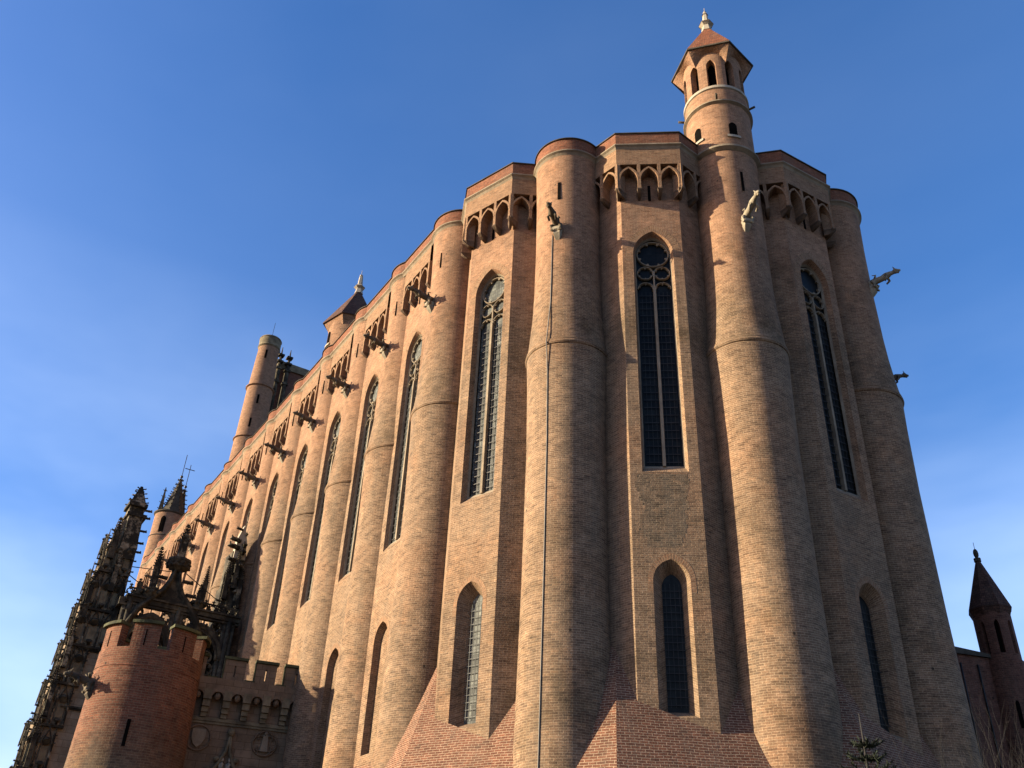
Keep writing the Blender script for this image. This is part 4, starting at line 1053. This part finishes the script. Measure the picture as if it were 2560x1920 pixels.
def crocket(m, p, e, L):
    Zv = Vector((0, 0, 1)); p = Vector(p); e = Vector(e).normalized(); sd = Vector((-e.y, e.x, 0))
    m.tube([p - e * 0.08, p + e * L * 0.7, p + e * L, p + e * L + Zv * L * 0.35], [L * 0.26, L * 0.24, L * 0.30, L * 0.10], 5)
    m.tube([p + e * L * 0.6 - sd * L * 0.4, p + e * L * 0.6 + sd * L * 0.4], [L * 0.16, L * 0.16], 4)
def ogee(m, F_, c, z, a, h, o, t):
    """ogee hood: two S-curved ribs meeting in a finial"""
    for sg in (-1, 1):
        pts = []
        for i in range(8):
            f = i / 7; x = a * (1 - f); zz = h * (0.55 * math.sin(f * PI / 2) if f < 0.6 else 0.55 * math.sin(0.3 * PI) + (f - 0.6) / 0.4 * 0.55)
            pts.append(F_(c + sg * a * (math.cos(f * PI / 2) ** 1.1), o, z + zz))
        m.tube(pts, t, 5)
    m.tube([F_(c, o, z + h), F_(c, o, z + h * 1.35)], [t * 1.2, t * 0.5], 5); m.blob(F_(c, o, z + h * 1.22), (t * 2.6, t * 2.6, t * 1.6), 4)
    m.tube([F_(c - t * 3, o, z + h * 1.1), F_(c + t * 3, o, z + h * 1.1)], t * 0.9, 4)
rnd = random.Random(3)
LP = [(23.1, -7.74), (21.4, -7.30), (19.7, -7.08), (18.0, -6.80), (16.3, -6.68), (14.5, -6.54), (12.4, -6.36), (10.5, -6.20), (9.3, -6.05), (7.0, -5.95), (3.0, -5.8), (GZ, -5.7)]
def left_edge(z):
    for (z1, y1), (z0, y0) in zip(LP, LP[1:]):
        if z0 <= z <= z1: return y0 + (y1 - y0) * (z - z0) / (z1 - z0)
    return LP[0][1] if z > LP[0][0] else LP[-1][1]
def blockprism(mb, x0, x1, ya, yb, z0, z1, ya1=None, yb1=None):
    ya1 = ya if ya1 is None else ya1; yb1 = yb if yb1 is None else yb1
    A = [Vector((x, y, z0)) for x, y in ((x0, ya), (x1, ya), (x1, yb), (x0, yb))]; B = [Vector((x, y, z1)) for x, y in ((x0, ya1), (x1, ya1), (x1, yb1), (x0, yb1))]
    for k in range(4): q = (k + 1) % 4; mb.face([A[k], A[q], B[q], B[k]])
    mb.face(B); mb.face(A[::-1])
PC = (59.2, -8.1)
s = MB()
for (z1, y1), (z0, y0) in zip(LP, LP[1:]):
    if z0 >= 14: blockprism(s, 58.75, 60.6, y0 - 0.22, -9.2, z0, z1, y1 - 0.22, -9.15 if z1 < 23 else -9.0)
    else: blockprism(s, 58.75, 60.8, y0 - 0.22, -9.6, z0, z1, y1 - 0.22, -9.5)
CP = s.build('corner_pier', 'litwall', po)
s = MB()
blockprism(s, 58.5, 60.0, -8.15, -9.15, 20.6, 23.5, -8.15, -9.0)
blockprism(s, 58.4, 60.1, -8.0, -9.2, 23.4, 23.6); blockprism(s, 58.45, 60.0, -7.95, -9.1, 24.1, 24.35)
blockprism(s, 58.7, 59.9, -8.1, -9.0, 23.6, 24.1)
PCt = (59.25, -8.52); s.cone(PCt, 0.72, 0.10, 24.35, 25.75, 4, PI / 4); s.cone(PCt, 0.8, 0.6, 24.3, 24.6, 4, PI / 4)
for q in range(4):
    a = PI / 4 + PI / 2 * q; e = Vector((math.cos(a), math.sin(a), 0))
    for f in (0.1, 0.35, 0.6, 0.85): crocket(s, Vector((PCt[0], PCt[1], 24.4 + 1.35 * f)) + e * (0.72 - 0.6 * f), e, 0.16)
s.build('pinnacle', 'flecked', CP)
# crockets standing out along both edges
s = MB(); z = 5.0
while z < 23.0:
    y = left_edge(z)
    crocket(s, (58.8 + rnd.uniform(-.1, .3), y - 0.15, z), (rnd.uniform(-.3, .1), 1, 0), rnd.uniform(0.15, 0.27)); z += rnd.uniform(0.28, 0.55)
for z in (24.0, 23.5, 22.6, 21.8, 21.2, 20.6, 19.9, 19.3, 18.6):
    crocket(s, (58.7, -9.1, z), (-0.15, -1, 0), 0.32 if z > 21 else 0.2)
# tiers of niches, shafts and ogee hoods on the face towards the street
FX = Frame((58.70, 0), 90)     # s = -y
s2 = MB()
for ti, z0 in enumerate((20.0, 17.6, 15.4, 13.2, 10.9, 8.6, 6.2, 3.8)):
    ly = left_edge(z0 + 1.0); ry = -9.05 if z0 > 14.4 else ly - 1.5
    sa, sb = -ly + 0.1, -ry; n_ = 3 if (sb - sa) > 1.6 else 2; w_ = (sb - sa) / n_
    for k in range(n_):
        c = sa + w_ * (k + 0.5)
        ogee(s, FX, c, z0 + 0.9, w_ * 0.42, w_ * 1.15, 0.10 + rnd.uniform(0, .12), 0.042)
        s3 = MB(); s3.box(FX(c, 0.02, z0 + 0.35), (w_ * 0.55, 0.10, 0.9), FX.ax()); s3.build('niche_panel', 'grimy2', CP)
        s.tube([FX(c, 0.05, z0 - 0.35), FX(c, 0.12, z0 - 0.15), FX(c, 0.20, z0 - 0.05)], [0.04, w_ * 0.14, w_ * 0.26], 6)
        s.tube([FX(c, 0.05, z0 + 1.15), FX(c, 0.2, z0 + 1.0)], [w_ * 0.3, w_ * 0.32], 6)
    for k in range(n_ + 1):
        c = sa + w_ * k; hh = rnd.uniform(2.1, 2.5)
        s2.tube([FX(c, 0.10, z0 - 0.3), FX(c, 0.10, z0 + 1.4), FX(c, 0.08, z0 + hh)], [0.065, 0.06, 0.015], 5)
        for q in range(3): crocket(s, FX(c, 0.10, z0 + 1.0 + 0.4 * q), -FX.T * (1 if k % 2 else -1) + FX.N * 0.6, 0.13)
    s.box(FX((sa + sb) / 2, 0.06, z0 - 0.42), (sb - sa + 0.15, 0.34, 0.13), FX.ax())
    # same dressing on the outer side, towards +y
    FY = Frame((59.7, ly - 0.1), 0)
    for k in (-0.45, 0.35):
        ogee(s, FY, k, z0 + 0.9, 0.36, 0.95, 0.05, 0.04); s2.tube([FY(k + 0.4, 0.02, z0 - 0.3), FY(k + 0.4, 0.02, z0 + 2.0)], 0.055, 5)
s.build('niche_tracery', 'grimy', CP); s2.build('shafts', 'flecked', CP)
FM = Frame((58.7, -8.4), 90)
for z_ in (14.9, 11.6): s = MB(); s.box(FM(0.1, 0.05, z_), (2.2, 0.22, 0.10), FM.ax()); s.box(FM(0.1, 0.02, z_ - 0.1), (2.1, 0.12, 0.06), FM.ax()); s.build('moulding', 'grimy', CP)
s = MB(); s.box(FM(1.15, 0.05, 8.0), (0.14, 0.14, 14.0), FM.ax()); s.build('corner_shaft', 'flecked', CP)
for (x, y, z0, h, wd) in ((58.6, -7.75, 20.4, 2.8, 0.36), (58.5, -8.3, 18.4, 2.8, 0.30), (58.6, -7.2, 16.6, 3.0, 0.30), (58.5, -8.9, 16.2, 3.2, 0.26), (58.5, -6.95, 13.6, 2.9, 0.28), (58.5, -6.75, 10.9, 2.8, 0.28), (58.5, -6.6, 8.2, 2.8, 0.28)):
    pinnacle((x, y), z0, h, wd, CP, 'grimy' if rnd.random() < 0.5 else 'flecked')

# -- openwork between the pier and the nave, in the plane facing the street
X0 = 57.6
FA = Frame((X0, -12.0), 90)     # s: right = -y
s = MB(); ZB = 17.9
s.box(FA(0.6, 0, ZB), (7.0, 0.5, 0.26), FA.ax()); s.box(FA(0.6, 0.02, ZB + 0.2), (7.0, 0.7, 0.12), FA.ax()); s.box(FA(0.6, 0, ZB - 0.25), (7.0, 0.4, 0.10), FA.ax())
PB = s.build('beam', 'grimy', po)
def openarch(c, a, zs, h, nm='open_arch'):
    m = MB()
    for (aa, t, o_) in ((a, 0.22, 0.0), (a * 0.84, 0.10, 0.08)):
        pts = outline(aa, zs - 1.6, zs, h * aa / a, 9, c)[1:-1]; m.tube([FA(x, o_, z) for x, z in pts], t, 6)
    for (x, z, r) in ((c, zs + h * 0.42, a * 0.28), (c - a * 0.42, zs + 0.1, a * 0.24), (c + a * 0.42, zs + 0.1, a * 0.24), (c - a * 0.95, zs + h * 0.85, a * 0.26), (c + a * 0.95, zs + h * 0.85, a * 0.26), (c - a * .62, zs + h * 1.05, a * .2), (c + a * .62, zs + h * 1.05, a * .2), (c, zs - 0.45, a * 0.3), (c - a * .55, zs - .6, a * .24), (c + a * .55, zs - .6, a * .24)):
        ring(m, FA, (x, z), r, 0.13, -0.12, 0.12, 14); cusps(m, FA, (x, z), r * 0.92, 4, r * 0.5, -0.1, 0.1, PI / 4)
    return m.build(nm, 'grimy', po)
openarch(-1.15, 1.35, 15.4, 1.8); openarch(1.85, 1.5, 15.3, 1.9)
s = MB()
for c in (-2.6, 0.3, 3.5):
    for q in (-0.26, 0.0, 0.26): s.tube([FA(c + q, 0.12 if q == 0 else 0, 2), FA(c + q, 0.12 if q == 0 else 0, ZB + 0.1)], 0.16, 6)
s.build('post', 'grimy', po)
s = MB(); FB = Frame((X0 + 2.2, -12.0), 90)
rows_ = [(11.0, 14.2, 0.34, 12.0, 13.6, 0.4, 0.95), (14.2, 15.2, 0.15, 14.45, 14.75, 0.2, 0.55), (15.2, 16.5, 0.24, 15.4, 16.0, 0.28, 0.72), (16.5, 17.5, 0.13, 16.7, 17.0, 0.18, 0.5)]
for (za, zb_, a, z0, z1, hh, pit) in rows_:
    ops = []; c = -2.7
    while c < 3.4:
        if rnd.random() < 0.62: ops.append((c, a * rnd.uniform(0.7, 1.1), z0, z1, hh))
        c += pit
    wall_strip(s, FB, -3.1, 3.7, za, zb_, ops, 0); wall_strip(s, FB, -3.1, 3.7, za, zb_, ops, -0.3)
    for (c, a_, z0_, z1_, h_) in ops: ol = outline(a_, z0_, z1_, h_, 5, c); reveal(s, FB, ol, ol, 0, -0.3)
s.build('back_arcade', 'grimy', po)
for c in (-3.0, 3.6): s = MB(); s.box((X0 + 1.2, -12.0 - c, 17.7), (2.8, 0.45, 0.45)); s.build('side_beam', 'grimy', po)
s = MB()
for i in range(15):
    c = -2.75 + i * 0.46
    if -0.4 < c < 1.0: continue
    ring(s, FA, (c, ZB + 0.50), 0.18, 0.07, -0.06, 0.06, 12); cusps(s, FA, (c, ZB + 0.5), 0.16, 3, 0.08, -0.05, 0.05, PI / 2)
    s.box(FA(c + 0.23, 0, ZB + 0.50), (0.06, 0.12, 0.46), FA.ax()); s.tube([FA(c, 0, ZB + 0.72), FA(c, 0, ZB + 1.0)], [0.07, 0.03], 5); s.box(FA(c, 0, ZB + 0.9), (0.2, 0.08, 0.06), FA.ax())
s.box(FA(-1.6, 0, ZB + 0.73), (2.5, 0.16, 0.07), FA.ax()); s.box(FA(2.5, 0, ZB + 0.73), (3.0, 0.16, 0.07), FA.ax())
s.build('balustrade', 'grimy', po)
# ogee gable rising to the crown
cc = -0.35
s = MB()
for sg in (-1, 1):
    for t, o_ in ((0.24, 0.1), (0.13, 0.32)):
        s.tube([FA(cc + sg * 2.3, o_, 16.2), FA(cc + sg * 1.75, o_, 17.4), FA(cc + sg * 1.1, o_, 18.2), FA(cc + sg * 0.55, o_, 18.8), FA(cc + sg * 0.26, o_, 19.5), FA(cc + sg * 0.14, o_, 20.2)], [t, t, t, t * .9, t * .75, t * .6], 6)
    for (x, z) in ((2.0, 17.1), (1.45, 18.0), (0.9, 18.7), (0.55, 19.5)):
        crocket(s, FA(cc + sg * x, 0.1, z + 0.12), FA.T * sg + Vector((0, 0, 0)), 0.5)
pv = [(-1.2, 17.6), (-0.6, 18.5), (-0.22, 19.4), (-0.15, 20.2), (0.15, 20.2), (0.22, 19.4), (0.6, 18.5), (1.2, 17.6)]
s.face([FA(cc + x, 0.15, z) for x, z in pv]); s.face([FA(cc + x, -0.15, z) for x, z in pv][::-1])
s.build('ogee_gable', 'grimy', po)
pc = FA(cc, 0.1, 0)
s = MB(); s.cone(pc[:2], 0.22, 0.66, 20.1, 20.38, 8, 0.2); s.cone(pc[:2], 0.68, 0.72, 20.38, 20.75, 8, 0.2); s.cone(pc[:2], 0.76, 0.72, 20.75, 20.92, 8, 0.2)
for k in range(24):
    a = 2 * PI * k / 24; s.blob((pc[0] + 0.68 * math.cos(a), pc[1] + 0.68 * math.sin(a), 20.42 + 0.2 * (k % 2)), 0.09, 4)
s.build('crown', 'grimy', po)
pinnacle(pc[:2], 20.7, 2.7, 0.44, po, 'flecked')
for (c, z0, h, wd, mt) in ((-1.55, 18.5, 3.1, 0.36, 'flecked'), (1.55, 18.3, 2.8, 0.26, 'grimy'), (1.35, 18.2, 1.6, 0.30, 'grimy'), (-2.3, 18.3, 1.0, 0.26, 'grimy')):
    pinnacle(FA(c, 0, 0)[:2], z0, h, wd, po, mt)
s = MB()
for c, r_ in ((-1.55, 0.62), (1.4, 0.45)):
    s.cone(FA(c, 0, 0)[:2], 0.28, r_, 17.9, 18.6, 8)
    for k in range(10): a = 2 * PI * k / 10; s.blob((X0 + r_ * math.cos(a), -12.0 - c + r_ * math.sin(a), 18.5), 0.12, 4)
s.build('bracket_capital', 'grimy', po)
# right-hand pier against the nave
s = MB(); blockprism(s, 58.6, 60.4, -14.75, -16.3, GZ, 20.5, -15.0, -16.2); blockprism(s, 58.7, 60.2, -15.1, -16.0, 20.5, 22.8); RP = s.build('wall_pier', 'grimy', po)
s = MB(); FR = Frame((58.55, 0), 90)
pg = [(15.15, 22.3), (15.95, 22.3), (15.85, 23.6), (15.5, 24.7), (15.2, 23.7)]
s.face([FR(x, 0.0, z) for x, z in pg]); s.face([FR(x, -0.5, z) for x, z in pg][::-1])
for a, b in zip(pg, pg[1:] + pg[:1]): s.face([FR(a[0], 0, a[1]), FR(b[0], 0, b[1]), FR(b[0], -0.5, b[1]), FR(a[0], -0.5, a[1])])
s.build('gable', 'stonewhite', RP)
s = MB()
for z, L in ((24.3, 0.35), (23.5, 0.6), (23.0, 0.65), (22.1, 0.5), (21.2, 0.4), (20.3, 0.4)): crocket(s, FR(15.3, 0.1, z), Vector((-0.3, 1, 0)), L); crocket(s, FR(15.7, 0.1, z - 0.3), Vector((-1, 0.3, 0)), L * 0.8)
for z in (19, 18, 17, 16, 15, 14, 13, 12): crocket(s, FR(14.9, 0, z + 0.3), Vector((-0.2, 1, 0)), 0.28)
for z0 in (19.6, 17.2, 14.8, 12.4, 10.0):
    for c in (15.05, 15.5, 15.95):
        ogee(s, FR, c, z0 + 0.7, 0.2, 0.7, 0.1, 0.04); s.tube([FR(c - 0.22, 0.08, z0 - 0.6), FR(c - 0.22, 0.08, z0 + 1.5)], 0.05, 5)
s.build('niche_tracery', 'flecked', RP)
for (y, z0, h) in ((-15.0, 19.4, 2.8), (-15.5, 20.2, 2.8), (-14.85, 16.2, 3.0), (-15.9, 19.0, 3.0), (-14.8, 12.8, 3.2)):
    pinnacle((58.4, y), z0, h, 0.3, RP, 'flecked' if rnd.random() < .5 else 'grimy')
# iron tie rods
s = MB(); a = Vector((58.9, -9.1, 20.3)); c_ = FA(cc, 0.1, 20.1)
s.tube([a, c_], 0.03, 5); s.tube([c_ + Vector((0, -0.5, 0.1)), Vector((58.7, -15.0, 19.2))], 0.03, 5); s.tube([a + Vector((0, 0, -0.5)), FA(-1.6, 0, 18.6)], 0.03, 5)
s.build('tie_rods', 'iron', po)

# ------------------------------------------------------------------ young conifer and bare shrub, lower right
def bp(b, D, z): th = R_(b + 31.673); return Vector((D * math.cos(th), -D * math.sin(th), z))
base = bp(21.1, 14.0, GZ)
tr_ = thing('conifer', 'dark top of a young conifer with upturned spiky branches in front of the shaded apse', 'tree', base)
s = MB(); s.tube([base, base + Vector((0.02, 0.02, 2.5)), base + Vector((0.0, 0.05, 4.3)), base + Vector((0.03, 0.02, 4.85))], [0.09, 0.05, 0.016, 0.005], 7); s.build('trunk', 'bark', tr_)
s = MB(); rn = random.Random(5)
for lv in range(22):
    z = 4.42 - lv * 0.17; L = 0.20 + 0.11 * lv; nb = 8
    for k in range(nb):
        a = 2 * PI * (k + 0.5 * (lv % 2)) / nb + rn.uniform(-.2, .2); e = Vector((math.cos(a), math.sin(a), 0)); p0 = base + Vector((0, 0, z)); L2 = L * rn.uniform(0.75, 1.1)
        pts = [p0, p0 + e * L2 * 0.5 + Vector((0, 0, -0.02 * lv * L2)), p0 + e * L2 + Vector((0, 0, 0.10 * L2 + 0.03))]
        s.tube(pts, [0.016, 0.013, 0.006], 4)
        nn = int(8 + L2 * 30)
        for q in range(nn):
            f = (q + 0.5) / nn; p = pts[0].lerp(pts[1], f * 2) if f < .5 else pts[1].lerp(pts[2], f * 2 - 1)
            for w2 in range(3):
                dd = (e * 0.6 + Vector((rn.uniform(-1, 1), rn.uniform(-1, 1), rn.uniform(-0.4, 0.9)))).normalized() * 0.085; sd = dd.cross(Vector((0, 0, 1)))
                if sd.length < 1e-3: continue
                sd = sd.normalized() * 0.012; s.face([p - sd, p + sd, p + dd])
s.build('crown', 'leaf', tr_)
base2 = bp(28.4, 15.0, GZ)
sh_ = thing('bare_shrub', 'leafless grey shrub with fine upright twigs in the lower right corner', 'shrub', base2)
s = MB(); rn = random.Random(9)
def grow(p, d, L, r, lv):
    q = p + d * L * 0.5 + Vector((rn.uniform(-.03, .03), rn.uniform(-.03, .03), 0)); e = p + d * L
    s.tube([p, q, e], [r, r * 0.8, r * 0.5], 4, cap=False)
    if lv == 0: return
    for k in range(rn.choice((2, 3))):
        nd = (d + Vector((rn.uniform(-.55, .55), rn.uniform(-.55, .55), rn.uniform(-.1, .5)))).normalized(); grow(p + d * L * rn.uniform(.5, 1), nd, L * rn.uniform(.6, .85), r * 0.55, lv - 1)
for k in range(7):
    grow(base2 + Vector((rn.uniform(-.3, .3), rn.uniform(-.3, .3), 0)), Vector((rn.uniform(-.25, .25), rn.uniform(-.25, .25), 1)).normalized(), 1.95, 0.024, 5)
s.build('branches', 'bark', sh_)

# final stand of the gate tower, the slightly skewed gateway and the porch that touches the nave
for o, loc, k, rz in ((gw, (50.9, -15.42, GZ), 1.02, R_(-12)), (gt, (51.8, -10.3, GZ), 1.08, 0.0), (po, (67.8, -10.17, GZ * 1.13), 1.13, 0.0)):
    o.location = loc; o.scale = (k, k, k); o.rotation_euler = (0, 0, rz)
